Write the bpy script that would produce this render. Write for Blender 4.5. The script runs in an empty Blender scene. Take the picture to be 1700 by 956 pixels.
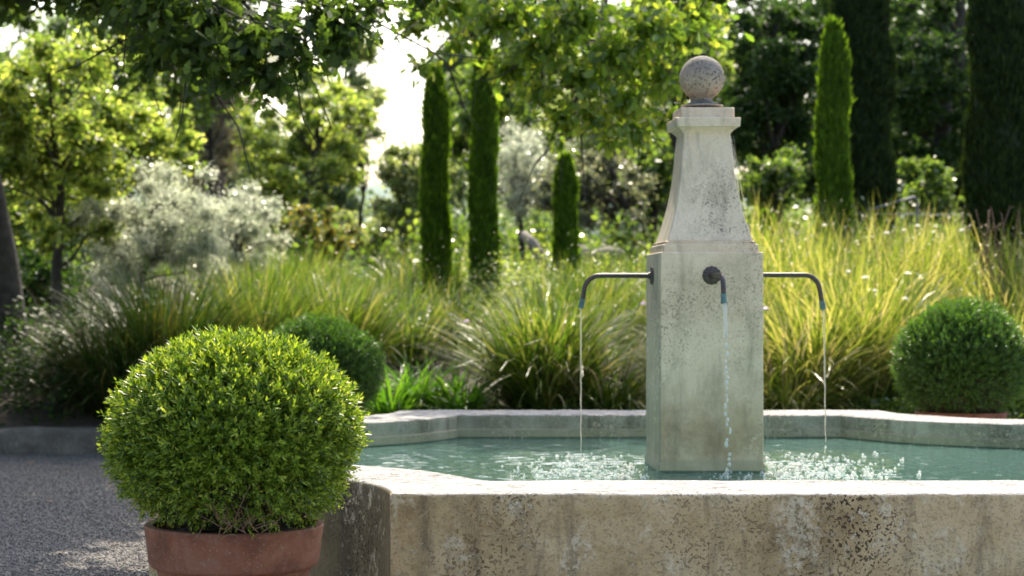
import bpy, math
import numpy as np
from math import radians, sin, cos, pi

SC = bpy.context.scene
COL = SC.collection
EYE = 1.22
PXC, PYC, FPX = 680.0, 498.0, 2980.0      # principal point and focal length in photo pixels

# ------------------------------------------------------------------ camera
cam = bpy.data.cameras.new('camera')
camo = bpy.data.objects.new('camera', cam); COL.objects.link(camo)
camo.location = (0, 0, EYE); camo.rotation_euler = (radians(90), 0, 0)
cam.sensor_width = 36; cam.lens = FPX / 1700 * 36
cam.shift_x = (850 - PXC) / 1700; cam.shift_y = (PYC - 478) / 1700
cam.clip_start = .05; cam.clip_end = 2000
cam.dof.use_dof = True; cam.dof.focus_distance = 6.5; cam.dof.aperture_fstop = 3.3
cam.dof.aperture_blades = 9
SC.camera = camo

# ------------------------------------------------------------------ light
SUN_EL, SUN_AZ = 50.0, 9.0               # azimuth: degrees to the right of +Y
sd = np.array([sin(radians(SUN_AZ)) * cos(radians(SUN_EL)), cos(radians(SUN_AZ)) * cos(radians(SUN_EL)), sin(radians(SUN_EL))])
W = bpy.data.worlds.new('World'); SC.world = W; W.use_nodes = True
nt = W.node_tree; bg = nt.nodes['Background']
sky = nt.nodes.new('ShaderNodeTexSky'); sky.sky_type = 'NISHITA'; sky.sun_disc = False
sky.sun_elevation = radians(SUN_EL); sky.sun_rotation = radians(SUN_AZ)
sky.air_density = 1.2; sky.dust_density = 4.0; sky.ozone_density = .6
nt.links.new(sky.outputs[0], bg.inputs[0]); bg.inputs[1].default_value = .15
sl = bpy.data.lights.new('sun', 'SUN'); sl.energy = 3.3; sl.angle = radians(.5); sl.color = (1, .90, .74)
slo = bpy.data.objects.new('sun', sl); COL.objects.link(slo)
from mathutils import Vector
slo.rotation_euler = Vector(sd).to_track_quat('Z', 'Y').to_euler(); slo.location = (0, 0, 30)
SC.view_settings.view_transform = 'Standard'; SC.view_settings.look = 'None'
SC.view_settings.exposure = 1.42; SC.view_settings.gamma = 1; SC.view_settings.use_curve_mapping = False
SC.render.engine = 'CYCLES'
cy = SC.cycles
cy.use_denoising = True; cy.max_bounces = 8; cy.diffuse_bounces = 4; cy.glossy_bounces = 3
cy.transmission_bounces = 6; cy.transparent_max_bounces = 8
cy.caustics_reflective = False; cy.caustics_refractive = False
cy.sample_clamp_indirect = 6

# ------------------------------------------------------------------ helpers
def at(px, py, D):
    return np.array([(px - PXC) * D / FPX, D, EYE + (PYC - py) * D / FPX])

class NT:
    def __init__(s, name):
        s.m = bpy.data.materials.new(name); s.m.use_nodes = True
        s.t = s.m.node_tree; s.t.nodes.clear()
        s.out = s.t.nodes.new('ShaderNodeOutputMaterial')
    def n(s, ty, props=None, **ins):
        nd = s.t.nodes.new(ty)
        for k, v in (props or {}).items(): setattr(nd, k, v)
        for k, v in ins.items(): s.set(nd, k, v)
        return nd
    def set(s, nd, k, v):
        key = int(k[1:]) if k[0] == 'i' and k[1:].isdigit() else k.replace('_', ' ')
        i = nd.inputs[key]
        if isinstance(v, bpy.types.NodeSocket): s.t.links.new(v, i)
        elif isinstance(v, bpy.types.Node): s.t.links.new(v.outputs[0], i)
        else:
            if isinstance(v, (tuple, list)) and len(v) == 3 and len(i.default_value) == 4: v = (*v, 1)
            i.default_value = v
    def noise(s, vec, scale, detail=4, rough=.6, dist=0.0):
        return s.n('ShaderNodeTexNoise', Vector=vec, Scale=scale, Detail=detail, Roughness=rough, Distortion=dist).outputs[0]
    def mapr(s, v, a, b, c=0.0, d=1.0):
        return s.n('ShaderNodeMapRange', i0=v, i1=a, i2=b, i3=c, i4=d).outputs[0]
    def math(s, op, a, b=0.0, clamp=False):
        return s.n('ShaderNodeMath', {'operation': op, 'use_clamp': clamp}, i0=a, i1=b).outputs[0]
    def mix(s, f, a, b, mode='MIX'):
        nd = s.n('ShaderNodeMix', {'data_type': 'RGBA', 'blend_type': mode})
        s.set(nd, 'i0', f); s.set(nd, 'i6', a); s.set(nd, 'i7', b)
        return nd.outputs[2]
    def ramp(s, f, stops):
        nd = s.n('ShaderNodeValToRGB', i0=f); e = nd.color_ramp.elements
        while len(e) < len(stops): e.new(.5)
        for q, (p, c) in zip(e, stops): q.position = p; q.color = (*c, 1)
        return nd.outputs[0]
    def done(s, sh, disp=None):
        s.t.links.new(sh.outputs[0] if isinstance(sh, bpy.types.Node) else sh, s.out.inputs[0]); return s.m

def leaf_mat(name, cols, trans, tw=.45, rough=.45, spec=.5):
    """leaf tissue: each leaf its own shade between cols, thin enough to glow when the sun is behind it"""
    N = NT(name); r = N.n('ShaderNodeNewGeometry').outputs['Random Per Island']
    k = len(cols); c = N.ramp(r, [(i / max(1, k - 1), q) for i, q in enumerate(cols)])
    tc = N.mix(1.0, c, (*[t * 1.0 for t in trans],), 'MULTIPLY')
    b = N.n('ShaderNodeBsdfPrincipled', Base_Color=c, Roughness=rough, Specular_IOR_Level=spec)
    t = N.n('ShaderNodeBsdfTranslucent', Color=tc)
    mx = N.n('ShaderNodeMixShader', i0=tw, i1=b, i2=t)
    return N.done(mx)

def stone_mat(name, c0, c1, c2, top=None, low=None, pits=.5, lichen=.5, dark=(.055, .036, .02), streak=0.0, moss=0.0, chalk=0.0, upr=(.5, .9), waterz=None, spot=None, base=.1, bump=.6, scale=1.0, side=0.0, sidec=(.16, .18, .155)):
    N = NT(name); tc = N.n('ShaderNodeTexCoord').outputs['Object']
    sv = N.n('ShaderNodeMapping', Vector=tc, Scale=(1, 1, .22)).outputs[0]
    a = N.noise(tc, 2.3 * scale, 6, .65, .3); b = N.noise(tc, 11 * scale, 6, .7)
    f = N.math('ADD', N.math('MULTIPLY', a, .65), N.math('MULTIPLY', b, .35))
    c = N.ramp(f, [(.34, c0), (.5, c1), (.64, c2)])
    fine = N.noise(tc, 90, 4, .7)
    c = N.mix(N.mapr(fine, .35, .65, 0, .35), c, N.mix(1.0, c, (.72, .68, .62), 'MULTIPLY'))
    if streak:
        s_ = N.noise(sv, 9, 5, .7, .4)
        c = N.mix(N.mapr(s_, .50, .70, 0, streak), c, (.085, .075, .055))
    sp = N.n('ShaderNodeSeparateXYZ', i0=N.n('ShaderNodeNewGeometry').outputs['Normal'])
    up = N.mapr(sp.outputs[2], *upr)
    pz = N.n('ShaderNodeSeparateXYZ', i0=tc).outputs[2]
    if moss:
        mz = N.noise(sv, 3.1, 5, .65)
        c = N.mix(N.mapr(mz, .48, .7, 0, moss), c, (.26, .28, .21))
    if waterz is not None:        # damp zone just over the water, then a pale lime band
        wob = N.math('MULTIPLY', N.noise(tc, 3, 4, .6), .22)
        zz = N.math('SUBTRACT', pz, wob)
        damp = N.math('MULTIPLY', N.mapr(zz, waterz + .36, waterz + .08), N.mapr(N.noise(tc, 6, 5, .6), .25, .6, .35, .85))
        c = N.mix(damp, c, N.mix(1.0, c, (.58, .54, .43), 'MULTIPLY'))
        c = N.mix(N.mapr(pz, waterz + .062, waterz + .05, 0, .6), c, (.30, .28, .17))
        c = N.mix(N.mapr(pz, waterz + .010, waterz + .004, 0, .85), c, (.05, .08, .05))
    if side:      # faces turned left get their shade in the colour, with an algae tint
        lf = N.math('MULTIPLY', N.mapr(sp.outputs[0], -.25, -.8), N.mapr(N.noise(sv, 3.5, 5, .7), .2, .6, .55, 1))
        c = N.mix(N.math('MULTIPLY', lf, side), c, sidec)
    if top:
        tn = N.noise(N.n('ShaderNodeMapping', Vector=tc, Scale=(1, 2.2, 1)).outputs[0], 14, 7, .75, .5)
        tcn = N.ramp(tn, [(.36, [q * .25 for q in top]), (.46, [q * .7 for q in top]), (.56, top)])
        c = N.mix(up, c, tcn)
    # dark lichen pits, in patches
    patch = N.mapr(N.noise(tc, 1.9 * scale, 3, .5), .46, .66)
    if spot:      # one known crust of black lichen: centre x, z and its radii
        px_ = N.n('ShaderNodeSeparateXYZ', i0=tc).outputs[0]; sx, sz, rx_, rz_ = spot
        dx = N.math('POWER', N.math('DIVIDE', N.math('SUBTRACT', px_, sx), rx_), 2.0); dz = N.math('POWER', N.math('DIVIDE', N.math('SUBTRACT', pz, sz), rz_), 2.0)
        patch = N.math('ADD', N.math('MULTIPLY', patch, .15), N.math('MULTIPLY', N.mapr(N.math('ADD', dx, dz), 1.1, .0, 0, .85), N.mapr(N.noise(tc, 9, 3, .6), .35, .6)), True)
    pt = N.noise(tc, 88, 2, .45, .05)
    pm = N.math('MULTIPLY', N.mapr(pt, .625 - .055 * pits, .665 - .055 * pits), N.math('ADD', N.math('MULTIPLY', patch, .95), base))
    pm = N.math('MULTIPLY', pm, pits, True)
    c = N.mix(pm, c, dark)
    pt2 = N.noise(tc, 150, 1, .5, .1)
    pm2 = N.math('MULTIPLY', N.mapr(pt2, .62, .67), N.mapr(patch, 0, 1, base, .8))
    c = N.mix(N.math('MULTIPLY', pm2, pits), c, dark)
    # pale lime / lichen flakes
    lp = N.mapr(N.noise(tc, 2.1, 3, .55, .2), .46, .6)
    ln = N.noise(tc, 30, 6, .78, .1)
    lm = N.math('MULTIPLY', N.mapr(ln, .56, .60), lp)
    if chalk:     # larger chalky scabs, broken up by fine grain
        cn = N.noise(N.n('ShaderNodeMapping', Vector=tc, Location=(.7, 0, .3), Scale=(1, 1, .6)).outputs[0], 5.5, 4, .6, .3)
        ck = N.math('MULTIPLY', N.mapr(cn, .56, .62), N.mapr(N.noise(tc, 42, 5, .75), .46, .52))
        lm = N.math('MAXIMUM', lm, N.math('MULTIPLY', ck, chalk))
    lm = N.math('MULTIPLY', lm, N.math('SUBTRACT', 1.0, up)) if top else lm
    c = N.mix(N.math('MULTIPLY', lm, lichen), c, (.72, .61, .43))
    h = N.math('ADD', N.math('MULTIPLY', b, .8), N.math('MULTIPLY', fine, .35))
    h = N.math('SUBTRACT', h, N.math('MULTIPLY', pm, .5))
    h = N.math('ADD', h, N.math('MULTIPLY', lm, .25))
    bp = N.n('ShaderNodeBump', Strength=bump, Distance=.008, Height=h)
    p = N.n('ShaderNodeBsdfPrincipled', Base_Color=c, Roughness=.88, Specular_IOR_Level=.3, Normal=bp)
    return N.done(p)

def plain(name, col, rough=.7, noise=.3, scale=20, metal=0.0, bump=.3, col2=None, dist=.004):
    N = NT(name); tc = N.n('ShaderNodeTexCoord').outputs['Object']
    a = N.noise(tc, scale, 6, .65)
    c = N.mix(N.mapr(a, .35, .65), col, col2 or tuple(q * (1 - noise) for q in col))
    bp = N.n('ShaderNodeBump', Strength=bump, Distance=dist, Height=N.noise(tc, scale * 3, 5, .7))
    return N.done(N.n('ShaderNodeBsdfPrincipled', Base_Color=c, Roughness=rough, Metallic=metal, Normal=bp))

def mesh_np(name, V, F, smooth=True, sharp=None):
    """V (n,3); F list of (m,k) int arrays"""
    me = bpy.data.meshes.new(name); V = np.asarray(V, np.float32)
    me.vertices.add(len(V)); me.vertices.foreach_set('co', V.ravel())
    F = [np.asarray(f, np.int32) for f in F if len(f)]
    nl = sum(f.size for f in F); npoly = sum(len(f) for f in F)
    me.loops.add(nl); me.loops.foreach_set('vertex_index', np.concatenate([f.ravel() for f in F]))
    st = []; o = 0
    for f in F:
        st.append(o + np.arange(len(f)) * f.shape[1]); o += f.size
    me.polygons.add(npoly); me.polygons.foreach_set('loop_start', np.concatenate(st).astype(np.int32))
    me.update(calc_edges=True)
    if smooth:
        me.polygons.foreach_set('use_smooth', np.ones(npoly, bool))
        if sharp: me.set_sharp_from_angle(angle=radians(sharp))
    return me

class MB:
    """collects pieces, links them as one mesh object"""
    def __init__(s): s.V = []; s.F = {}; s.n = 0
    def add(s, V, F):
        V = np.asarray(V, float); s.V.append(V)
        for f in F:
            f = np.asarray(f, int)
            if len(f): s.F.setdefault(f.shape[1], []).append(f + s.n)
        s.n += len(V)
    def inst(s, T, TF, P, R, S):
        """copies of template T at P (n,3) with rotations R (n,3,3), sizes S (n,) or (n,3)"""
        S = np.asarray(S, float); S = S[:, None] if S.ndim == 1 else S
        V = np.einsum('nij,nkj->nki', R, T[None] * S[:, None, :]) + P[:, None, :]
        k = len(T); off = np.arange(len(P))[:, None, None] * k
        for f in TF:
            f = np.asarray(f, int); s.F.setdefault(f.shape[1], []).append((f[None] + off).reshape(-1, f.shape[1]) + s.n)
        s.V.append(V.reshape(-1, 3)); s.n += len(P) * k
    def tube(s, pts, rad, seg=6, cap=True):
        pts = np.asarray(pts, float); n = len(pts); rad = np.broadcast_to(np.asarray(rad, float), (n,))
        t = np.gradient(pts, axis=0); t /= np.linalg.norm(t, axis=1)[:, None] + 1e-9
        u = np.zeros_like(t); h = np.array([.13, .21, .97]) if abs(t[0][2]) < .9 else np.array([1, .1, 0.])
        for i in range(n):
            h = h - t[i] * h.dot(t[i]); h /= np.linalg.norm(h) + 1e-9; u[i] = h
        v = np.cross(t, u); a = np.linspace(0, 2 * pi, seg, endpoint=False)
        V = pts[:, None] + rad[:, None, None] * (np.cos(a)[None, :, None] * u[:, None] + np.sin(a)[None, :, None] * v[:, None])
        i = np.arange(n - 1)[:, None] * seg; j = np.arange(seg)[None]; j2 = (j + 1) % seg
        q = np.stack([i + j, i + j2, i + seg + j2, i + seg + j], -1).reshape(-1, 4)
        fs = [q]
        if cap: fs += [np.arange(seg)[None, ::-1], (np.arange(seg) + (n - 1) * seg)[None]]
        s.add(V.reshape(-1, 3), fs)
    def lathe(s, prof, seg=64, c=(0, 0, 0)):
        prof = np.asarray(prof, float); n = len(prof); a = np.linspace(0, 2 * pi, seg, endpoint=False)
        V = np.stack([prof[:, 0, None] * np.cos(a), prof[:, 0, None] * np.sin(a), np.repeat(prof[:, 1, None], seg, 1)], -1) + np.array(c)
        i = np.arange(n - 1)[:, None] * seg; j = np.arange(seg)[None]; j2 = (j + 1) % seg
        s.add(V.reshape(-1, 3), [np.stack([i + j, i + j2, i + seg + j2, i + seg + j], -1).reshape(-1, 4)])
    def build(s, name, mat, parent=None, smooth=True, sharp=None, org=(0, 0, 0)):
        V = np.concatenate(s.V) - np.asarray(org, float)
        me = mesh_np(name, V, [np.concatenate(f) for f in s.F.values()], smooth, sharp)
        me.materials.append(mat)
        o = bpy.data.objects.new(name, me); COL.objects.link(o)
        if parent is not None: o.parent = parent
        else: o.location = org
        return o

def thing(name, label, cat, loc=(0, 0, 0), group=None):
    o = bpy.data.objects.new(name, None); COL.objects.link(o); o.location = loc; o.empty_display_size = .1
    return tag(o, label, cat, group)
def tag(o, label=None, cat=None, group=None, kind=None):
    for k, v in (('label', label), ('category', cat), ('group', group), ('kind', kind)):
        if v: o[k] = v
    return o
def dup(root, loc, label, scale=None, rz=0, mats=None):
    r = root.copy(); COL.objects.link(r); r.location = loc; r['label'] = label; r.rotation_euler = (0, 0, rz)
    if scale: r.scale = scale
    for ch in list(root.children):
        c = ch.copy(); COL.objects.link(c); c.parent = r
        for g in ch.children:
            d = g.copy(); COL.objects.link(d); d.parent = c
    return r

def nrm(v): return v / (np.linalg.norm(v, axis=-1, keepdims=True) + 1e-9)
def frames(d, rng, up=None, spread=1.0):
    """x axis = leaf direction d; z = leaf normal, random or leaning to 'up'"""
    d = nrm(d); r = rng.normal(size=d.shape) * spread
    if up is not None: r = r + np.asarray(up)
    z = nrm(r - d * (r * d).sum(-1, keepdims=True)); y = np.cross(z, d)
    return np.stack([d, y, z], -1)

# leaf templates, x along the leaf, length 1
def ovate(w=.3, dip=.06):
    return np.array([[0, 0, 0], [.45, -w, .03], [.5, 0, -dip], [.45, w, .03], [1, 0, -.04]]), [np.array([[0, 1, 4, 2], [0, 2, 4, 3]])]
def rhomb(w=.33):
    return np.array([[0, 0, 0], [.45, -w, .05], [1, 0, -.08], [.45, w, .05]]), [np.array([[0, 1, 2, 3]])]
_oakh = [(0, .02), (.10, .04), (.22, .17), (.32, .10), (.46, .29), (.56, .17), (.70, .31), (.80, .17), (.93, .16), (1, 0)]
OAK = np.array([[x, -y, -.15 * x * x] for x, y in _oakh] + [[x, y, -.15 * x * x] for x, y in _oakh[-2::-1]])
OAKF = [np.arange(len(OAK))[None]]

# value-noise for small vertex irregularity
def vnoise(P, f, seed=0):
    rng = np.random.default_rng(seed); out = np.zeros(len(P))
    for k in range(7):
        d = rng.normal(size=3) * f * (1 + .35 * k); out += np.sin(P @ d + rng.uniform(0, 6.28)) / (1 + .3 * k)
    return out / 3.2

# ------------------------------------------------------------------ materials
M = {}
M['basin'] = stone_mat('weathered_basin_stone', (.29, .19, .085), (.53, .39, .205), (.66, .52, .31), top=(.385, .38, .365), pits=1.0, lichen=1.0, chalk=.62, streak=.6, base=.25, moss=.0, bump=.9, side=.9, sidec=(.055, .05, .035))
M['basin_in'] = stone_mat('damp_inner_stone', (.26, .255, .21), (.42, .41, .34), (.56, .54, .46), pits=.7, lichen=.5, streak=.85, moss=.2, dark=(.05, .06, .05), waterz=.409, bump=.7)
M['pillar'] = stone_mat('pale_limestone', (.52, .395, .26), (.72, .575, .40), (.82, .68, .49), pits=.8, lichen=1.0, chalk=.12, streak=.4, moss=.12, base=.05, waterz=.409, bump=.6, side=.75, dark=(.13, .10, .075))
M['finial'] = stone_mat('ball_limestone', (.27, .22, .16), (.46, .38, .29), (.56, .47, .36), top=(.25, .23, .20), upr=(-.15, .75), pits=1.0, lichen=.1, base=.4, streak=.2, dark=(.07, .065, .06))
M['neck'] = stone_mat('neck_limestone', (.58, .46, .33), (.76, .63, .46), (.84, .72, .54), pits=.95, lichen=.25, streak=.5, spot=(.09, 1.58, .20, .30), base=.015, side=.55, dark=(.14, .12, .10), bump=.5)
M['bronze'] = plain('aged_bronze_pipe', (.055, .05, .052), .42, scale=60, metal=.65, col2=(.10, .075, .06), bump=.15)
M['verdigris'] = plain('verdigris', (.12, .24, .21), .7, scale=60, col2=(.05, .09, .08))
M['terracotta'] = None
def terracotta():
    N = NT('terracotta'); tc = N.n('ShaderNodeTexCoord').outputs['Object']
    a = N.noise(tc, 5, 6, .65, .4); b = N.noise(tc, 30, 5, .7)
    c = N.ramp(a, [(.36, (.12, .043, .023)), (.5, (.215, .078, .038)), (.64, (.27, .12, .07))])
    c = N.mix(N.mapr(b, .52, .72, 0, .45), c, (.25, .15, .11))
    d = N.noise(N.n('ShaderNodeMapping', Vector=tc, Scale=(1, 1, .3)).outputs[0], 10, 6, .7)
    c = N.mix(N.mapr(d, .54, .68, 0, .6), c, (.07, .032, .022))
    c = N.mix(N.mapr(N.noise(tc, 140, 2, .5), .66, .70, 0, .5), c, (.45, .36, .28))
    bp = N.n('ShaderNodeBump', Strength=.4, Distance=.004, Height=b)
    return N.done(N.n('ShaderNodeBsdfPrincipled', Base_Color=c, Roughness=.8, Normal=bp))
M['terracotta'] = terracotta()
M['soil'] = plain('dark_soil', (.045, .03, .02), .95, scale=14, col2=(.09, .065, .045), bump=1, dist=.03)
M['bark'] = plain('dark_bark', (.028, .023, .018), .9, scale=12, col2=(.065, .055, .043), bump=1, dist=.02)
M['bark_pale'] = plain('grey_pine_bark', (.16, .13, .12), .9, scale=10, col2=(.26, .21, .19), bump=1, dist=.02)
M['twig'] = plain('dry_twig', (.30, .20, .12), .8, scale=30, col2=(.18, .11, .07))
M['boxwood'] = leaf_mat('young_box_leaf', [(.035, .09, .010), (.12, .21, .018), (.26, .38, .035), (.42, .50, .08)], (1.5, 1.4, .6), .45, .34, .6)
M['boxwood_dark'] = leaf_mat('mature_box_leaf', [(.045, .10, .02), (.08, .16, .025), (.13, .24, .035)], (1.6, 1.7, .6), .4, .36, .55)
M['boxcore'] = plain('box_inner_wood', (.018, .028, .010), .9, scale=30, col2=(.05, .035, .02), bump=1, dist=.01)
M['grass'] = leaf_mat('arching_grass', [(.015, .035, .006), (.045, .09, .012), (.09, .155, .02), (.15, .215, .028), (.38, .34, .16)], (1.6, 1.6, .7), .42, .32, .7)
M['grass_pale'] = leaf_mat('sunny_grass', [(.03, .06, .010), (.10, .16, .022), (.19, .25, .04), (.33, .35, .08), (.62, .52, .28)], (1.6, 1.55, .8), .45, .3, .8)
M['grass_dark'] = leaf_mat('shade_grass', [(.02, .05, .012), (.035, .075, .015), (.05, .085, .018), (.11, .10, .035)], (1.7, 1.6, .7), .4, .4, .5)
M['strap'] = leaf_mat('strap_leaf', [(.04, .12, .015), (.07, .18, .02), (.11, .22, .03)], (2.0, 1.9, .7), .45, .3, .6)
M['cypress'] = leaf_mat('clipped_cypress', [(.05, .10, .014), (.08, .16, .018), (.12, .22, .025)], (2.2, 2.0, .6), .45, .6, .25)
M['cypress_dark'] = leaf_mat('dark_cypress', [(.010, .022, .007), (.02, .04, .010), (.035, .06, .014)], (2, 1.8, .6), .28, .65, .2)
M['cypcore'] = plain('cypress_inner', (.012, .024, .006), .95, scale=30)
M['olive'] = leaf_mat('silver_olive_leaf', [(.24, .26, .20), (.44, .46, .37), (.66, .68, .58)], (1.3, 1.35, 1.15), .55, .25, 1.0)
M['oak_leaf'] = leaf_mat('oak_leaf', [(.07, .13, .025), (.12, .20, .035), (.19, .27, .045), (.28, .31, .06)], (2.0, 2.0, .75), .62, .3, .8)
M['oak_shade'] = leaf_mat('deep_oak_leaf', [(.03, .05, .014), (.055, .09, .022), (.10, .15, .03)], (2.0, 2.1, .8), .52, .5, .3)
M['lime_leaf'] = leaf_mat('yellow_green_leaf', [(.08, .13, .025), (.15, .22, .05), (.25, .31, .08), (.36, .38, .12)], (1.85, 1.85, .9), .62, .33, .8)
M['mid_leaf'] = leaf_mat('mid_green_leaf', [(.05, .10, .025), (.10, .16, .04), (.18, .24, .06)], (2.0, 2.0, .8), .55, .3, .8)
M['pale_leaf'] = leaf_mat('pale_green_leaf', [(.13, .18, .08), (.24, .29, .13), (.36, .39, .22)], (1.7, 1.7, .9), .55, .3, .8)
M['dark_leaf'] = leaf_mat('dark_evergreen_leaf', [(.015, .035, .010), (.035, .07, .018), (.07, .125, .03)], (1.8, 1.9, .7), .4, .5, .25)
M['pine_leaf'] = leaf_mat('pine_needle', [(.09, .09, .05), (.16, .15, .09), (.24, .21, .15)], (1.5, 1.5, 1.0), .5, .5, .4)
M['greygreen'] = leaf_mat('grey_green_leaf', [(.08, .09, .05), (.16, .18, .11), (.28, .29, .20)], (1.5, 1.5, 1.0), .5, .3, .9)
M['gold_leaf'] = leaf_mat('turning_leaf', [(.04, .08, .02), (.08, .13, .03), (.20, .20, .05), (.36, .27, .06)], (1.6, 1.5, .7), .5, .35, .6)
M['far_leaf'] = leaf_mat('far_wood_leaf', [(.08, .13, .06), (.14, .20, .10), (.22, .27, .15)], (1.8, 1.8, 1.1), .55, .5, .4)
M['straw'] = leaf_mat('dry_straw', [(.30, .22, .12), (.50, .42, .26), (.62, .55, .40)], (1.1, 1.05, .9), .35, .4, .6)
M['petal'] = leaf_mat('white_petal', [(.75, .75, .68), (.85, .84, .78)], (1, 1, 1), .4, .5)
M['purple'] = leaf_mat('purple_petal', [(.35, .2, .55)], (1.3, 1, 1.3), .4, .5)
M['steel'] = plain('galvanised_rail', (.20, .21, .22), .6, scale=30, metal=.4)
M['rock'] = plain('pale_rock', (.34, .29, .25), .9, scale=6, col2=(.16, .13, .11), bump=1, dist=.03)

def gravel_mat():
    N = NT('gravel'); tc = N.n('ShaderNodeTexCoord').outputs['Object']
    v = N.n('ShaderNodeTexVoronoi', Vector=tc, Scale=85.0, Randomness=1.0)
    v2 = N.n('ShaderNodeTexVoronoi', Vector=tc, Scale=42.0, Randomness=1.0)
    g = N.n('ShaderNodeSeparateColor', i0=v.outputs['Color']).outputs[0]
    c = N.ramp(g, [(.0, (.05, .046, .044)), (.45, (.11, .102, .096)), (.8, (.18, .165, .15)), (1, (.33, .30, .27))])
    c = N.mix(N.mapr(N.noise(tc, .9, 5, .6), .35, .65, 0, .45), c, (.17, .16, .155))
    h = N.math('SUBTRACT', 1.0, N.math('ADD', v.outputs['Distance'], v2.outputs['Distance']))
    bp = N.n('ShaderNodeBump', Strength=1.0, Distance=.012, Height=h)
    return N.done(N.n('ShaderNodeBsdfPrincipled', Base_Color=c, Roughness=.8, Normal=bp))
M['gravel'] = gravel_mat()
M['pebble'] = leaf_mat('loose_gravel', [(.05, .046, .046), (.095, .088, .086), (.14, .13, .125), (.25, .23, .21)], (1, 1, 1), 0.0, .55, .4)

def water_mat():
    N = NT('pool_water'); tc = N.n('ShaderNodeTexCoord').outputs['Object']
    m1 = N.n('ShaderNodeMapping', Vector=tc, Scale=(1, 1.0, 1)).outputs[0]
    n1 = N.noise(m1, 7.0, 3, .5, .8); n2 = N.noise(m1, 26.0, 2, .5, .4)
    h = N.math('ADD', n1, N.math('MULTIPLY', n2, .25))
    bp = N.n('ShaderNodeBump', Strength=.35, Distance=.02, Height=h)
    fr = N.n('ShaderNodeFresnel', IOR=1.33, Normal=bp)
    gl = N.n('ShaderNodeBsdfGlossy', Color=(1, 1, 1), Roughness=.03, Normal=bp)
    tr = N.n('ShaderNodeBsdfTransparent', Color=(.66, .90, .84))
    df = N.n('ShaderNodeBsdfDiffuse', Color=(.16, .31, .27))
    body = N.n('ShaderNodeMixShader', i0=.28, i1=tr, i2=df)
    f = N.math('MULTIPLY', fr, .8)
    return N.done(N.n('ShaderNodeMixShader', i0=f, i1=body, i2=gl))
M['water'] = water_mat()
def jet_mat(name, tint, dif):
    N = NT(name)
    g = N.n('ShaderNodeBsdfPrincipled', Base_Color=tint, Roughness=.04, Transmission_Weight=1.0, IOR=1.33)
    d = N.n('ShaderNodeBsdfTranslucent', Color=(.95, .94, .90)); d2 = N.n('ShaderNodeBsdfDiffuse', Color=(.92, .90, .86))
    dd = N.n('ShaderNodeMixShader', i0=.5, i1=d, i2=d2)
    return N.done(N.n('ShaderNodeMixShader', i0=dif, i1=g, i2=dd))
M['jet'] = jet_mat('falling_water', (.95, .97, .88), .2)
M['white_jet'] = jet_mat('broken_white_water', (.95, .97, .97), .6)
M['foam'] = jet_mat('bubble_film', (.95, .98, .98), .45)
M['pool_floor'] = plain('pale_green_pool_floor', (.26, .42, .34), .8, scale=3, col2=(.42, .58, .48))
M['hill'] = plain('far_hill', (.10, .16, .12), .95, scale=.06, col2=(.16, .22, .17))

# ------------------------------------------------------------------ ground
def grid(x0, x1, y0, y1, nx, ny, zf):
    X, Y = np.meshgrid(np.linspace(x0, x1, nx), np.linspace(y0, y1, ny)); Z = zf(X, Y)
    i = np.arange(ny - 1)[:, None] * nx; j = np.arange(nx - 1)[None]
    return np.stack([X, Y, Z], -1).reshape(-1, 3), [np.stack([i + j, i + j + 1, i + j + 1 + nx, i + j + nx], -1).reshape(-1, 4)]
b = MB(); b.add(*grid(-600, 600, -300, 900, 3, 3, lambda X, Y: X * 0)); tag(b.build('gravel_ground', M['gravel']), kind='structure')
KY = 14.45
def bedz(X, Y):
    t = np.clip(Y - KY, 0, 400)
    return .17 + .125 * np.minimum(t, 9) + .02 * np.clip(t - 9, 0, 60) + .03 * np.sin(X * 1.7 + Y * .9) * np.clip(t, 0, 1)
b = MB(); b.add(*grid(-60, 60, KY, 110, 160, 220, bedz)); tag(b.build('planting_bed_soil', M['soil']), kind='structure')
# distant hill seen through the gap in the trees
b = MB(); b.add(*grid(-260, 260, 190, 330, 60, 20, lambda X, Y: 7 + 8.5 * np.sin(np.pi * (Y - 190) / 140) * (1 + .35 * np.sin(X * .021 + 1.2) + .12 * np.sin(X * .11)) - 6.5 * (Y < 195)))
tag(b.build('hills', M['hill']), kind='structure')
# kerb of long stone blocks
rng = np.random.default_rng(5)
b = MB(); x = -9.9
M['kerb'] = stone_mat('kerb_stone', (.07, .06, .05), (.14, .125, .105), (.24, .215, .18), pits=.5, lichen=.3, streak=.3, moss=.2, bump=1.0)
while x < 13:
    w = {0: 1.3}.get(0) + rng.uniform(-.15, .2)
    nx, pr = 10, [(0, -.02), (0, .16), (.006, .185), (.03, .20), (.15, .205), (.20, .20), (.215, .18), (.215, 0)]
    X = np.linspace(x + .013, x + w - .013, nx); P = []
    for q in X:
        e = min(q - x, x + w - q); e = min(1, e / .06)
        for (yy, zz) in pr: P.append((q, KY - .215 + .0 + yy + (1 - e) * .006, zz - (1 - e) * .02))
    P = np.array(P); P[:, 1] += .006 * vnoise(P, 9, 3); P[:, 2] += .005 * vnoise(P, 7, 4)
    k = len(pr); i = np.arange(nx - 1)[:, None] * k; j = np.arange(k - 1)[None]
    b.add(P, [np.stack([i + j + k, i + j + k + 1, i + j + 1, i + j], -1).reshape(-1, 4), np.arange(k)[None], (np.arange(k) + (nx - 1) * k)[None, ::-1]])
    x += w
tag(b.build('kerb', M['kerb'], sharp=50), kind='structure')

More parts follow.
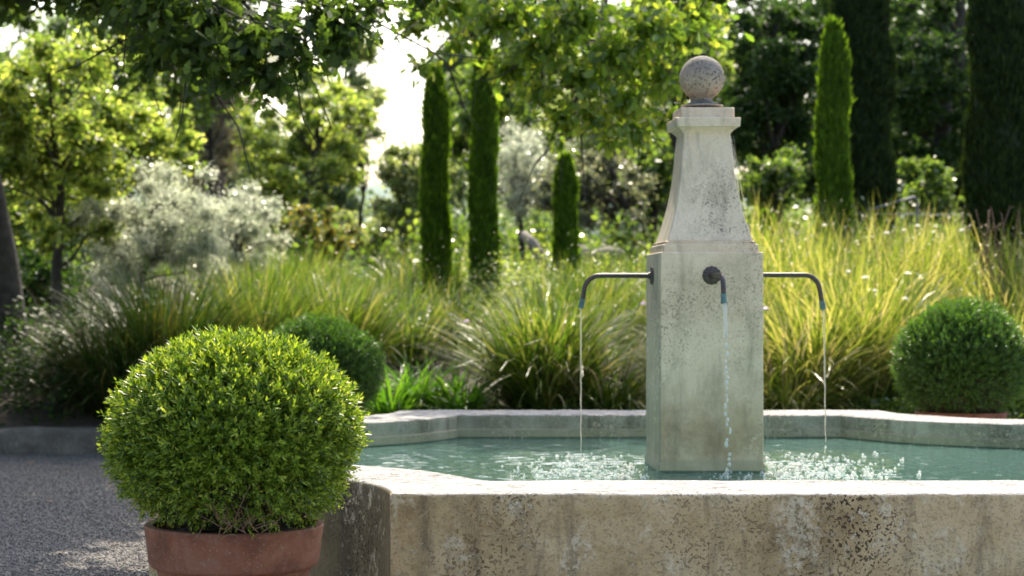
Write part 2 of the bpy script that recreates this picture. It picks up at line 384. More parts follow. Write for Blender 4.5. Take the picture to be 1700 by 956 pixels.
# loose gravel stones on the visible part of the path
rng = np.random.default_rng(11)
n = 66000
P = np.stack([rng.uniform(-3.9, -.2, n), 7.2 + 7.0 * rng.random(n) ** 1.35, np.zeros(n)], -1)
keep = (P[:, 0] < (PXC * 0 + (330 - PXC)) * P[:, 1] / FPX + .2)
P = P[keep]; n = len(P); S = rng.uniform(.003, .0065, n)[:, None] * rng.uniform(.75, 1.3, (n, 3)) * np.array([1.1, 1.1, .75])
P[:, 2] = S[:, 2] * .45
OC = np.array([[1, .1, 0], [.2, 1, .1], [-1, -.1, 0], [-.1, -1, -.1], [.1, 0, 1], [0, .1, -1]], float)
OF = [np.array([[0, 1, 4], [1, 2, 4], [2, 3, 4], [3, 0, 4], [1, 0, 5], [2, 1, 5], [3, 2, 5], [0, 3, 5]])]
b = MB(); b.inst(OC, OF, P, frames(np.c_[rng.normal(size=(n, 2)), rng.normal(size=n) * .3], rng, (0, 0, 2.), .6), S)
tag(b.build('loose_gravel', M['pebble'], smooth=False), 'loose grey gravel covering the path left of the potted shrub', 'gravel', kind='stuff')
# a few fallen leaves on the path
b = MB()
Q = np.array([at(315 - 240, 810, 1), ])[:0]
fl = [(115, 786), (72, 834), (182, 808), (150, 789), (30, 870), (205, 905), (96, 922), (60, 770), (140, 860)]
P = np.array([[(px - PXC) * (EYE * FPX / (py - PYC)) / FPX, EYE * FPX / (py - PYC), .016] for px, py in fl])
b.inst(OAK, OAKF, P, frames(np.c_[rng.normal(size=(len(P), 2)), np.zeros(len(P))], rng, (0, 0, 5.)), rng.uniform(.05, .075, len(P)))
tag(b.build('fallen_leaves', M['twig'], smooth=False), 'scattered dry brown leaves fallen on the shaded gravel', 'fallen leaves', kind='stuff')

# ------------------------------------------------------------------ fountain
FC = np.array([1.41, 8.65]); HR = .544; WZ = .409
fountain = thing('fountain', 'old pale stone fountain with ball-topped obelisk and bronze spouts over a lobed basin', 'fountain', (FC[0], FC[1], 0))
FO = (FC[0], FC[1], 0)
def quad_pts():
    o, i = [], []
    n1 = 44
    for t in np.linspace(0, 1, n1):
        o.append((-1.477 * t, -2.39)); i.append((-1.129 * t, -1.91))
    a0 = math.asin(.48 / 1.34); a1 = math.acos(.38 / 1.34)
    for t in np.linspace(0, 1, 34)[1:]:
        A = t * pi / 2; o.append((-2.38 + .903 * cos(A), -2.39 + .903 * sin(A)))
        A = a0 + (a1 - a0) * t; i.append((-2.38 + 1.34 * cos(A), -2.39 + 1.34 * sin(A)))
    o.append((-2.45, -1.487)); i.append((-2.0, -1.105))
    i[-2] = (-1.975, -1.115)
    for t in np.linspace(0, 1, 26)[1:]:
        o.append((-2.45, -1.487 * (1 - t))); i.append((-2.0, -1.105 * (1 - t)))
    return np.array(o), np.array(i)
o, i_ = quad_pts()
def ring(q):   # mirror the quarter into the closed loop
    a = q; bq = q[::-1][1:] * [1, -1]; l = np.concatenate([a, bq]); r = l[::-1][1:-1] * [-1, 1]
    return np.concatenate([l, r])
Ro, Ri = ring(o), ring(i_)
dirs = nrm(Ri - Ro)
def strip(rows, closed=True):
    k = len(rows); n = len(rows[0]); V = np.concatenate(rows)
    i = np.arange(k - 1)[:, None] * n; j = np.arange(n)[None]; j2 = (j + 1) % n
    return V, [np.stack([i + j, i + j2, i + n + j2, i + n + j], -1).reshape(-1, 4)]
rows = []
zr = lambda P, z: np.c_[P, np.full(len(P), z)]
for z in np.linspace(-.03, HR - .014, 12): rows.append(zr(Ro, z))
rows.append(zr(Ro + dirs * .004, HR - .005))
for t in (.012,): rows.append(zr(Ro + dirs * t, HR))
L = np.linalg.norm(Ri - Ro, axis=1)[:, None]
for f in np.linspace(.08, .92, 8): rows.append(zr(Ro + dirs * L * f, HR))
rows.append(zr(Ri - dirs * .014, HR)); rows.append(zr(Ri - dirs * .004, HR - .005))
V, F = strip(rows); V3 = V.copy()
edge = np.exp(-((V[:, 2] - HR) / .02) ** 2)
nz = vnoise(V, 23, 1); nz2 = vnoise(V, 70, 2)
V[:, 2] += .0022 * nz * (V[:, 2] > .3) + .002 * vnoise(V, 5, 8) * edge
V[:, 1] += .002 * nz2; V[:, 0] += .0015 * nz
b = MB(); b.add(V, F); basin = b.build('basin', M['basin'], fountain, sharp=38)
rows = [zr(Ri - dirs * .004, HR - .005), zr(Ri, HR - .014)] + [zr(Ri, z) for z in np.linspace(HR - .03, WZ + .055, 5)] + [zr(Ri + dirs * .010, z) for z in (WZ + .048, WZ, .2, .04)]
V, F = strip(rows); V[:, 1] += .002 * vnoise(V, 30, 3)
b = MB(); b.add(V, F); b.build('basin_lining', M['basin_in'], basin, sharp=50)
b = MB(); b.add(np.r_[zr(Ri + dirs * .02, .05)], [np.arange(len(Ri))[None]]); b.build('basin_floor', M['pool_floor'], basin, smooth=False)
# water sheet, filled by columns so that real ripples can be modelled
b = MB()
NX, NY = 300, 240
def pt_in(X, Y):
    X = abs(X); Y = abs(Y)
    ok = ((X < 1.99) & (Y < 1.90)) & (np.hypot(X - 2.38, Y - 2.39) > 1.335) & ~((X > 2.0) | ((X > 1.12) & (Y > 1.88)))
    return ok
Xg, Yg = np.meshgrid(np.linspace(-2.02, 2.02, NX), np.linspace(-1.93, 1.93, NY))
jets = [(-.575, .05), (.587, .05), (.014, -.53)]
Zg = np.full_like(Xg, WZ)
for jx, jy in jets:
    r = np.hypot(Xg - jx, Yg - jy); Zg += .0055 * np.sin(r * 52 + jx) * np.exp(-r * 2.2) * np.clip(r * 9, .3, 1)
Zg += .0008 * np.sin(Xg * 31 + Yg * 13) + .0007 * np.sin(Yg * 41 - Xg * 9)
idx = np.arange(NX * NY).reshape(NY, NX); ins = (np.hypot(abs(Xg) - 2.38, abs(Yg) - 2.39) > 1.28)
cell = ins[:-1, :-1] & ins[1:, :-1] & ins[:-1, 1:] & ins[1:, 1:]
q = np.stack([idx[:-1, :-1], idx[:-1, 1:], idx[1:, 1:], idx[1:, :-1]], -1)[cell]
V = np.stack([Xg + FC[0], Yg + FC[1], Zg], -1).reshape(-1, 3)
used = np.unique(q); re = np.zeros(NX * NY, int); re[used] = np.arange(len(used))
b.add(V[used], [re[q]]); tag(b.build('water', M['water']), kind='structure')

# pillar: square rings with eased arrises
PC = np.array([1.4238, 8.705]) - FC
def sq_ring(h, ch=.006, n=14):
    s = np.linspace(-(h - ch), h - ch, n); e = np.full(n, h)
    return np.concatenate([np.c_[s, -e], np.c_[e, s], np.c_[s[::-1], e], np.c_[-e, s[::-1]]])
def sq_stack(levels, n=14, ch=.006, amp=.0012, cap=True, seed=0):
    lv = []
    for (z0, h0), (z1, h1) in zip(levels, levels[1:]):
        k = max(1, int(abs(z1 - z0) / .04)); lv += [(z0 + (z1 - z0) * t / k, h0 + (h1 - h0) * t / k) for t in range(k)]
    lv.append(levels[-1])
    rows = [np.c_[sq_ring(h, ch, n) + PC, np.full(4 * n, z)] for z, h in lv]
    V, F = strip(rows); V += (amp * np.stack([vnoise(V, 25, seed + 1), vnoise(V, 25, seed + 2), .3 * vnoise(V, 25, seed + 3)], -1))
    if cap: N_ = len(V); F = F + [(np.arange(4 * n) + N_ - 4 * n)[None]]
    b = MB(); b.add(V, F); return b
z_ = lambda y, D=8.5: EYE + (PYC - y) * D / FPX
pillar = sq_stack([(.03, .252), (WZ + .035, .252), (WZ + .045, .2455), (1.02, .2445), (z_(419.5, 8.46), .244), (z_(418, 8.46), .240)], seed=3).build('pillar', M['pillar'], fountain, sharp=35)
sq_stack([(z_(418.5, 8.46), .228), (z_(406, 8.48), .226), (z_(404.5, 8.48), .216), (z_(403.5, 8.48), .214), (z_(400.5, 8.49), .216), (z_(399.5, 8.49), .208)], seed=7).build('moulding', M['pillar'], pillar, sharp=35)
_dn = lambda y: .0085 * math.sin(pi * min(1, max(0, (400 - y) / 178)))
prof = [(399.9, .2035), (390, .1965), (382, .190), (370, .1815), (358, .1735), (346, .166), (334, .1595), (320, .1525), (306, .1462), (292, .1405), (278, .1353), (264, .1305), (250, .1257), (236, .1195), (222, .1135), (212, .112)]
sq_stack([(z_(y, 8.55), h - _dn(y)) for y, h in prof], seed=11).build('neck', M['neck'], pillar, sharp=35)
zc = lambda y: EYE + (PYC - y) * 8.56 / FPX
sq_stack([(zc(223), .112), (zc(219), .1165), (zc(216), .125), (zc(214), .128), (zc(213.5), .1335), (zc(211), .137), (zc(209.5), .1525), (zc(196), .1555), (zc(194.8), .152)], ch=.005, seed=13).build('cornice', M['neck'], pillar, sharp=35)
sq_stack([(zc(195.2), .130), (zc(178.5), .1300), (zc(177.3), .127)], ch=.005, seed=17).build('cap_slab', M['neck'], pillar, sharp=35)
# ball finial
zb = lambda y: EYE + (PYC - y) * 8.7 / FPX
R_ = .1085; cz = zb(129.8)
pr = [(.0, zb(177.6)), (.099, zb(177.6)), (.1005, zb(175.8)), (.098, zb(174.4)), (.083, zb(173.4)), (.066, zb(171.4)), (.054, zb(168.2)), (.050, zb(165))]
a0 = math.asin(.05 / R_)
pr += [(R_ * sin(a), cz - R_ * cos(a)) for a in np.linspace(a0 + .06, pi, 30)]
b = MB(); b.lathe(pr, 64, (PC[0] - .006, PC[1], 0)); b.V[0][:, 0] += .0012 * vnoise(b.V[0], 30, 5)
b.build('ball_finial', M['finial'], pillar, sharp=50)

def spout(dx, dy, z, ln, drop, label):
    """pipe leaving the pillar face along (dx,dy), bending down"""
    h = .2445; s0 = np.array([PC[0] + dx * h, PC[1] + dy * h, z]); d = np.array([dx, dy, 0.])
    rb = .075; pts = [s0 + d * t for t in np.linspace(-.01, ln - rb - .012, 8)]
    c = s0 + d * (ln - rb - .012)
    for a in np.linspace(0, radians(80), 9)[1:]: pts.append(c + d * rb * sin(a) + np.array([0, 0, -rb * (1 - cos(a))]))
    e = pts[-1]; td = d * cos(radians(80)) + np.array([0, 0, -sin(radians(80))])
    for t in np.linspace(0, drop - rb, 5)[1:]: pts.append(e + td * t)
    b = MB(); b.tube(pts, .0118, 14); sp = b.build('spout', M['bronze'], fountain, sharp=60)
    sp['label'] = label
    b = MB(); e = pts[-1]
    prn = [(e - td * .022, .0122), (e - td * .020, .0135), (e + td * .010, .0135), (e + td * .013, .015), (e + td * .020, .015), (e + td * .021, .0105), (e + td * .0, .0100)]
    b.tube([p for p, _ in prn], [r for _, r in prn], 16, cap=False); b.build('nozzle', M['verdigris'], sp, sharp=40)
    # rosette: petalled disc with a collar
    b = MB(); ns = 60; u = np.array([-dy, dx, 0.]); w = np.array([0, 0, 1.])
    rows = []
    for r, k, fl in [(.0, .022, 0), (.016, .022, 0), (.018, .013, 0), (.026, .012, .2), (.034, .010, 1), (.041, .006, 1), (.0435, .002, 1), (.0435, -.004, 0)]:
        aa = np.linspace(0, 2 * pi, ns, endpoint=False); rr = r * (1 + .03 * fl * np.cos(aa * 12)); kk = k + .0025 * fl * np.cos(aa * 12)
        rows.append(s0 + d * kk[:, None] + u * (rr * np.cos(aa))[:, None] + w * (rr * np.sin(aa))[:, None])
    b.add(*strip(rows)); b.build('rosette', M['bronze'], sp, sharp=45)
    return np.array([*FO]) + e + td * .02
eL = spout(-1, 0, z_(457.5, 8.7), .345, .150, None or 'bronze spout on the left face of the pillar')
eR = spout(1, 0, z_(456.5, 8.7), .332, .160, 'bronze spout on the right face of the pillar')
eF = spout(0, -1, z_(456.5, 8.33), .33, .125, 'bronze spout on the front face of the pillar')

# jets of water
rng = np.random.default_rng(3)
def stream(e, vx, vy, breakup, label, r0=.0036, mat='jet'):
    h = e[2] - WZ; b = MB(); n = 90
    t = np.linspace(0, 1, n); z = e[2] - h * t; T = np.sqrt(t + .02)
    x = e[0] + vx * T + .0015 * np.sin(t * 40) * t; y = e[1] + vy * T
    r = r0 * (1.25 - .5 * t) * (1 + .18 * np.sin(t * 55 + 1) * t)
    k = int(n * breakup)
    if k > 3: b.tube(np.c_[x, y, z][:k], np.r_[r[:k - 2], r[k - 2] * .6, .001], 10)
    zz = breakup + .02; drops = []
    while zz < .985:   # separate drops below the point where the jet breaks up
        ln = rng.uniform(.012, .034); f = min(zz, .99); i = int(f * (n - 1)); rr = rng.uniform(.0032, .0062) * (r0 / .0052)
        c = np.array([x[i] + rng.normal() * .004, y[i], e[2] - h * f]); a = np.linspace(0, pi, 9)
        p = np.c_[np.zeros(9) + rng.normal() * .002 * np.sin(a), np.zeros(9), ln / 2 * np.cos(a)] + c
        drops.append((p, np.maximum(.0004, rr * np.sin(a) * (1 - .25 * np.cos(a)))))
        zz += ln / h * rng.uniform(1.0, 1.5)
    o = b.build('water_stream', M[mat], org=(e[0], e[1], WZ)); tag(o, label, 'water stream', 'streams of water falling from the spouts')
    for p, q in drops:
        b = MB(); b.tube(p, q, 8); b.build('water_drop', M[mat], o, org=(e[0], e[1], WZ))
    return x[-1], y[-1]
fL = stream(eL, -.0, 0, .90, 'thin smooth stream of water falling from the left spout')
fR = stream(eR, .012, 0, .80, 'thin stream of water falling from the right spout, breaking into drops near the pool')
fF = stream(eF, .016, -.02, .22, 'white stream of broken drops falling from the front spout before the pillar', r0=.0078, mat='white_jet')

# froth of bubbles where the jets land
def ico():
    p = (1 + 5 ** .5) / 2; V = np.array([[-1, p, 0], [1, p, 0], [-1, -p, 0], [1, -p, 0], [0, -1, p], [0, 1, p], [0, -1, -p], [0, 1, -p], [p, 0, -1], [p, 0, 1], [-p, 0, -1], [-p, 0, 1]], float)
    F = [[0, 11, 5], [0, 5, 1], [0, 1, 7], [0, 7, 10], [0, 10, 11], [1, 5, 9], [5, 11, 4], [11, 10, 2], [10, 7, 6], [7, 1, 8], [3, 9, 4], [3, 4, 2], [3, 2, 6], [3, 6, 8], [3, 8, 9], [4, 9, 5], [2, 4, 11], [6, 2, 10], [8, 6, 7], [9, 8, 1]]
    V = list(nrm(V)); mid = {}; G = []
    def m(a, c):
        k = (min(a, c), max(a, c))
        if k not in mid: mid[k] = len(V); V.append(nrm(V[a] + V[c]))
        return mid[k]
    for a, c, d in F:
        x, y, z = m(a, c), m(c, d), m(d, a); G += [[a, x, z], [c, y, x], [d, z, y], [x, y, z]]
    return np.array(V), [np.array(G)]
ICO, ICOF = ico()
def froth(label, cx, x0, x1, n, cy=771, seed=1):
    rg = np.random.default_rng(seed); P, S = [], []
    while len(P) < n:
        px = rg.normal(cx, (x1 - x0) * .27); py = 797 - abs(rg.normal(0, 20)) if rg.random() < .75 else rg.uniform(755, 797)
        if not (x0 < px < x1) or py < 752: continue
        if abs(px - cx) > 60 and rg.random() < .3: continue
        D = (EYE - WZ) * FPX / (py - PYC); X = (px - PXC) * D / FPX
        if 1.15 < X < 1.69 and 8.42 < D < 8.98: continue
        r = rg.uniform(.0025, .0055) if rg.random() < .66 else rg.uniform(.006, .0105)
        k = 1 if r < .006 else rg.integers(1, 4)
        for _ in range(k):
            P.append((X + rg.normal() * .009, D + rg.normal() * .012, WZ + r * rg.uniform(.1, .8) + (.012 if _ == 2 else 0))); S.append(r * rg.uniform(.7, 1.1))
    P = np.array(P); S = np.array(S); b = MB(); c = P.mean(0); c[2] = WZ
    b.inst(ICO, ICOF, P, np.repeat(np.eye(3)[None], len(P), 0), S)
    tag(b.build('froth', M['foam'], org=c), label, 'bubbles', kind='stuff')
froth('patch of white bubbles on the pool under the left spout', 985, 815, 1080, 300, seed=2)
froth('patch of white bubbles on the pool under the right spout', 1345, 1262, 1530, 520, seed=3)
froth('small patch of white bubbles in front of the pillar under the front spout', 1212, 1150, 1275, 60, seed=4)

# cobweb threads hanging off the cornice
b = MB(); rng = np.random.default_rng(8); c0 = np.array([*FO]) + [PC[0], PC[1], 0]
for k in range(16):
    a = c0 + np.array([.112 + rng.uniform(-.0, .02), -.10 + rng.uniform(0, .15), zc(216 + rng.uniform(0, 20))])
    e = c0 + np.array([.15 + rng.uniform(-.02, .05), a[1] - c0[1] + rng.uniform(-.05, .05), z_(rng.uniform(290, 400))])
    t = np.linspace(0, 1, 8)[:, None]; p = a + (e - a) * t + np.array([.05, 0, 0]) * (t * (1 - t)) * rng.uniform(-.3, 1)
    b.tube(p, .00045, 4)
tag(b.build('cobweb', M['petal'], org=c0 + [.13, 0, 1.9]), 'fine cobweb threads hanging from the right underside of the cornice', 'cobweb')

# ------------------------------------------------------------------ potted box balls
def pot_mesh(b):
    b.lathe([(0, .02), (.185, .0), (.19, .004), (.205, .06), (.238, .30), (.250, .362), (.253, .368), (.270, .370), (.2745, .376), (.287, .488), (.2885, .496), (.285, .502), (.262, .503), (.256, .497), (.25, .46), (.0, .46)], 96)
def make_pot(loc, label):
    t = thing('terracotta_pot', label, 'plant pot', loc, 'terracotta pots holding box balls around the fountain')
    b = MB(); b.lathe([(0, .004), (.185, .0), (.19, .004), (.205, .06), (.236, .30), (.2495, .366), (.2495, .380)], 96); b.build('pot_body', M['terracotta'], t, sharp=40)
    b = MB(); b.lathe([(.246, .369), (.262, .3685), (.2685, .372), (.2735, .382), (.2865, .486), (.2885, .496), (.285, .502), (.262, .503), (.256, .497), (.250, .40)], 96); b.build('pot_rim', M['terracotta'], t, sharp=40)
    b = MB(); b.lathe([(.0, .478), (.12, .482), (.2535, .470)], 40); b.build('soil', M['soil'], t)
    return t
PT0 = (-.565, 5.78, 0)
pot = make_pot(PT0, 'large terracotta pot in the foreground, holding the bright green box ball')
dup(pot, (-.57, 11.56, 0), 'terracotta pot behind the left end of the basin', rz=1)
dup(pot, (3.56, 11.60, 0), 'terracotta pot at the right, its rim just showing over the back edge of the basin', rz=2)

CZ = .785
def box_radius(t):     # t = height from -1 (bottom) to 1 (top)
    return np.where(t > 0, .396 * np.clip(1 - np.abs(t) ** 2.0, 0, 1) ** (1 / 2.0), .396 * np.clip(1 - .62 * np.abs(t) ** 2.4, 0, 1) ** .5)
def box_ball(loc, label, mat, seed, n=4300, scale=1.0, ls=.025, bare=None):
    rg = np.random.default_rng(seed); t = thing('box_ball', label, 'box shrub', loc, 'clipped box balls in pots around the fountain')
    lump_dirs = nrm(rg.normal(size=(26, 3))); lump_amp = rg.uniform(-.028, .026, 26)
    def surf(n):
        d = nrm(rg.normal(size=(n * 2, 3)))
        tt = np.sign(d[:, 2]) * np.abs(d[:, 2]); r = box_radius(tt)
        az = np.arctan2(d[:, 1], d[:, 0]); z = np.where(tt > 0, tt * .315, tt * .285)
        P = np.c_[r * np.cos(az), r * np.sin(az), z]
        P *= (1 + (np.exp(-((1 - d @ lump_dirs.T) / .05)) @ lump_amp) / .4)[:, None]
        nn = nrm(np.c_[P[:, :2] / .42 ** 2, z / .31 ** 2]); return P[:n], nn[:n]
    b = MB(); T, TF = ovate(.19, .06)
    for layer, (cnt, inset, lsz) in enumerate([(n, .0, 1.0), (int(n * .7), .035, 1.0), (int(n * .35), .07, 1.1)]):
        P, N_ = surf(cnt)
        if bare is not None:
            keep = np.linalg.norm(P - np.asarray(bare), axis=1) > .055 * rg.uniform(.6, 1.3, len(P)); P, N_ = P[keep], N_[keep]
        ax = nrm(N_ * .9 + np.array([0, 0, .55]) + rg.normal(size=P.shape) * .28)
        ext = np.where(rg.random(len(P)) < .2, rg.uniform(.008, .036, len(P)), rg.uniform(-.022, .010, len(P)))
        B = P - N_ * (inset + .05) + ax * ext[:, None]
        nodes = 5; fr = frames(ax, rg)
        for k in range(nodes):
            for sgn in (0, 1):
                ang = k * pi / 2 + sgn * pi + rg.normal(size=len(P)) * .25
                side = fr[:, :, 1] * np.cos(ang)[:, None] + fr[:, :, 2] * np.sin(ang)[:, None]
                op = .95 - .14 * k
                d = nrm(ax * (1.05 - op * .45) + side * op + rg.normal(size=P.shape) * .1)
                pos = B + ax * (.012 + .0115 * k)
                z = nrm(ax - d * (ax * d).sum(-1, keepdims=True)); y = np.cross(z, d)
                sz = (.8 + .28 * np.clip(P[:, 2] / .3 + .3, -.5, 1)) * ls * lsz * (1 - .085 * abs(k - 2)) * rg.uniform(.72, 1.15, len(P)) * (.72 if k == 4 else 1)
                b.inst(T, TF, pos, np.stack([d, y, z], -1), sz)
    fo = b.build('foliage', mat, t, smooth=True, org=(0, 0, -CZ))
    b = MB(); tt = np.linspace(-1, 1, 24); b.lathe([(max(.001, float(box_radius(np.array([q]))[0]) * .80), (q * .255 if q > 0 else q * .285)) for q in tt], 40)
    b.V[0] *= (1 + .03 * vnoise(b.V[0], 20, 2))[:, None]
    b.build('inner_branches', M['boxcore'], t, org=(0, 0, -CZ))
    if bare is not None:
        b = MB()
        for k in range(34):
            p0 = np.asarray(bare) + rg.normal(size=3) * [.05, .012, .02] + [0, .05, -.05]; dd = nrm(np.array([rg.normal() * .6, -.45, rg.uniform(.3, 1)]))
            q = np.linspace(0, 1, 6)[:, None]; L_ = rg.uniform(.05, .12)
            b.tube(p0 + dd * L_ * q + rg.normal(size=3) * .02 * q * q, np.linspace(.0017, .0007, 6), 5)
        b.build('bare_twigs', M['twig'], t, org=(0, 0, -CZ))
    return t
box_ball(PT0, 'bright yellow-green clipped box ball in the foreground pot, dry twigs showing low on its front', M['boxwood'], 21, 6000, ls=.029, bare=(.045, -.36, -.205))
s2 = box_ball((-.57, 11.56, 0), 'dark green clipped box ball behind the basin, half hidden by the foreground shrub', M['boxwood_dark'], 22, 4200, ls=.026)
s3 = dup(s2, (3.56, 11.60, 0), 'big dark clipped box ball behind the basin, in front of the pale grass', (1.06, 1.06, 1.17), 2.1)
s3.location.z = -.09

# ------------------------------------------------------------------ grasses
def blades(b, rg, n, base, L, th, bend, w, spread_r, seg=7, az=None, lean=(0, 0)):
    """n arching blades: base centre (3,) or (n,3); L,th,bend,w = (lo,hi)"""
    base = np.broadcast_to(np.asarray(base, float), (n, 3)).copy()
    a = rg.uniform(0, 2 * pi, n) if az is None else az
    rr = spread_r * np.sqrt(rg.random(n)); ab = a + rg.normal(size=n) * .5
    base[:, 0] += rr * np.cos(ab); base[:, 1] += rr * np.sin(ab)
    L = rg.uniform(*L, n); th0 = rg.uniform(*th, n); bd = rg.uniform(*bend, n); w = rg.uniform(*w, n)
    s = np.linspace(0, 1, seg + 1); ang = th0[:, None] + bd[:, None] * s[None] ** 1.6
    ds = L[:, None] / seg; dh = np.sin(ang) * ds; dv = np.cos(ang) * ds
    H = np.c_[np.zeros(n), np.cumsum((dh[:, 1:] + dh[:, :-1]) / 2, 1)]; Z = np.c_[np.zeros(n), np.cumsum((dv[:, 1:] + dv[:, :-1]) / 2, 1)]
    tw = rg.normal(size=n) * .5; az2 = a[:, None] + tw[:, None] * s[None] * .6
    C = np.stack([base[:, 0, None] + H * np.cos(az2) + lean[0] * Z, base[:, 1, None] + H * np.sin(az2) + lean[1] * Z, base[:, 2, None] + Z], -1)
    roll = rg.uniform(0, 2 * pi, n); sw = nrm(np.stack([-np.sin(a), np.cos(a), np.zeros(n)], -1) + .5 * np.stack([np.cos(roll), np.sin(roll), np.zeros(n)], -1))
    wid = w[:, None] * np.clip(1 - s[None] ** 2.2, .04, 1) * (.55 + .45 * np.minimum(1, s[None] * 5))
    V = np.stack([C - sw[:, None] * wid[..., None] / 2, C + sw[:, None] * wid[..., None] / 2], 2)   # n,seg+1,2,3
    i = np.arange(n)[:, None, None] * (seg + 1) * 2; j = np.arange(seg)[None, :, None] * 2
    q = np.array([0, 1, 3, 2])[None, None]; b.add(V.reshape(-1, 3), [(i + j + q).reshape(-1, 4)])

def gz(x, y): return float(bedz(np.array(x), np.array(y)))
def tails(t, rg):
    b = MB(); blades(b, rg, 46, (0, 0, -.03), (.8, 1.35), (.2, .8), (.3, 1.5), (.007, .012), .2); t_ = b.build('dry_blades', M['straw'], t)
def clump(px, D, label, mat, n, L, th=(.03, .75), bend=(.2, 1.9), w=(.012, .023), r=.18, seed=0, name='grass_clump', extra=None):
    x = (px - PXC) * D / FPX; z = gz(x, D) if D > KY else 0
    rg = np.random.default_rng(seed + 100); b = MB(); blades(b, rg, n, (0, 0, -.03), L, th, bend, w, r)
    t = thing(name, label, 'grass clump' if name == 'grass_clump' else 'plant', (x, D, z), 'clumps of grass in the bed behind the fountain' if name == 'grass_clump' else None)
    b.build('blades', M[mat], t)
    if mat != 'strap': tails(t, rg)
    return t
# front row of big clumps, then the mass of grass behind
clump(905, 15.1, 'big rounded fountain-grass clump between the left spout and the strap-leaved plants', 'grass', 1500, (.85, 1.42), (.02, .85), (.2, 1.7), (.012, .025), .22, 1)
clump(1000, 15.0, 'low arching grass clump directly left of the pillar, tips bleached', 'grass', 600, (.5, .95), (.2, 1.0), (.6, 2.0), (.011, .023), .2, 2)
clump(1150, 15.6, 'grass clump hidden behind the pillar', 'grass', 600, (.7, 1.1), seed=3)
clump(1350, 15.2, 'sunlit grass clump just right of the right water stream', 'grass_pale', 1100, (.8, 1.35), (.02, .8), (.15, 1.6), (.012, .025), .22, 4)
clump(1440, 15.6, 'tall sunlit grass clump left of the right box ball', 'grass_pale', 1100, (.9, 1.45), (.02, .7), (.15, 1.5), (.011, .023), .22, 5)
clump(1300, 14.9, 'low bleached grass clump at the right foot of the pillar', 'grass_pale', 700, (.5, .95), (.1, 1.0), (.5, 2.0), (.011, .023), .2, 6)
clump(1660, 15.5, 'sunlit grass clump rising behind the right box ball', 'grass_pale', 900, (.8, 1.3), seed=7)
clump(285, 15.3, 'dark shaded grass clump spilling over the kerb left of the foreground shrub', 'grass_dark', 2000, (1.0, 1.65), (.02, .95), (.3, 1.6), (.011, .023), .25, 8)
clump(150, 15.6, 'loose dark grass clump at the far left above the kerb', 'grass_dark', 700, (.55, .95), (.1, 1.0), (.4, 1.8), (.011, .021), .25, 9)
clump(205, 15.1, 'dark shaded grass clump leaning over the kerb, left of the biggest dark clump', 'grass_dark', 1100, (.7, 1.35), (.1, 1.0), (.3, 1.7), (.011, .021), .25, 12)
clump(430, 16.2, 'tall dark green grass clump directly behind the foreground shrub', 'grass', 1300, (.9, 1.4), (.02, .7), (.1, 1.2), (.011, .023), .25, 10)
clump(560, 16.8, 'upright grass clump above the half hidden box ball', 'grass', 1100, (.8, 1.25), (.02, .7), (.1, 1.3), (.011, .021), .25, 11)
for k, (px, D, lb) in enumerate([(650, 14.75, 'glossy strap-leaved plant next to the half hidden box ball'), (700, 15.1, 'second glossy strap-leaved plant from the half hidden box ball'), (765, 14.8, 'strap-leaved plant at the left foot of the big rounded grass clump')]):
    clump(px, D, lb, 'strap', 190, (.38, .72), (.1, .95), (.4, 1.9), (.02, .034), .12, 20 + k, name='strap_leaf_plant')

def drift(name, label, mat, seed, spots, L, w, n_each, bend=(.05, 1.5)):
    rg = np.random.default_rng(seed); b = MB()
    for (px, D) in spots:
        x = (px - PXC) * D / FPX
        blades(b, rg, n_each, (x, D, gz(x, D) - .03), (L[0] * rg.uniform(.85, 1.1), L[1] * rg.uniform(.85, 1.1)), (.02, .8), bend, w, .17)
    tag(b.build(name, M[mat]), label, 'grass', kind='stuff')
rg = np.random.default_rng(77)
S_ = [(rg.uniform(400, 1120), rg.uniform(17.2, 22)) for _ in range(40)]
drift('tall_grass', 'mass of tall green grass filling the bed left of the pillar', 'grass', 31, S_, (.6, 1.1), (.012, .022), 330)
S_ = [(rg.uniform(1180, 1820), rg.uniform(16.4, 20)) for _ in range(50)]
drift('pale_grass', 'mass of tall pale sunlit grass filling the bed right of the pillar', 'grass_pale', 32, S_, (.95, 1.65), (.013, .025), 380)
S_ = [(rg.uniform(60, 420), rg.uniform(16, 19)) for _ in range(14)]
drift('shade_grass', 'mass of dark grass in the tree shade at the left of the bed', 'grass_dark', 33, S_, (.5, .9), (.008, .014), 240)
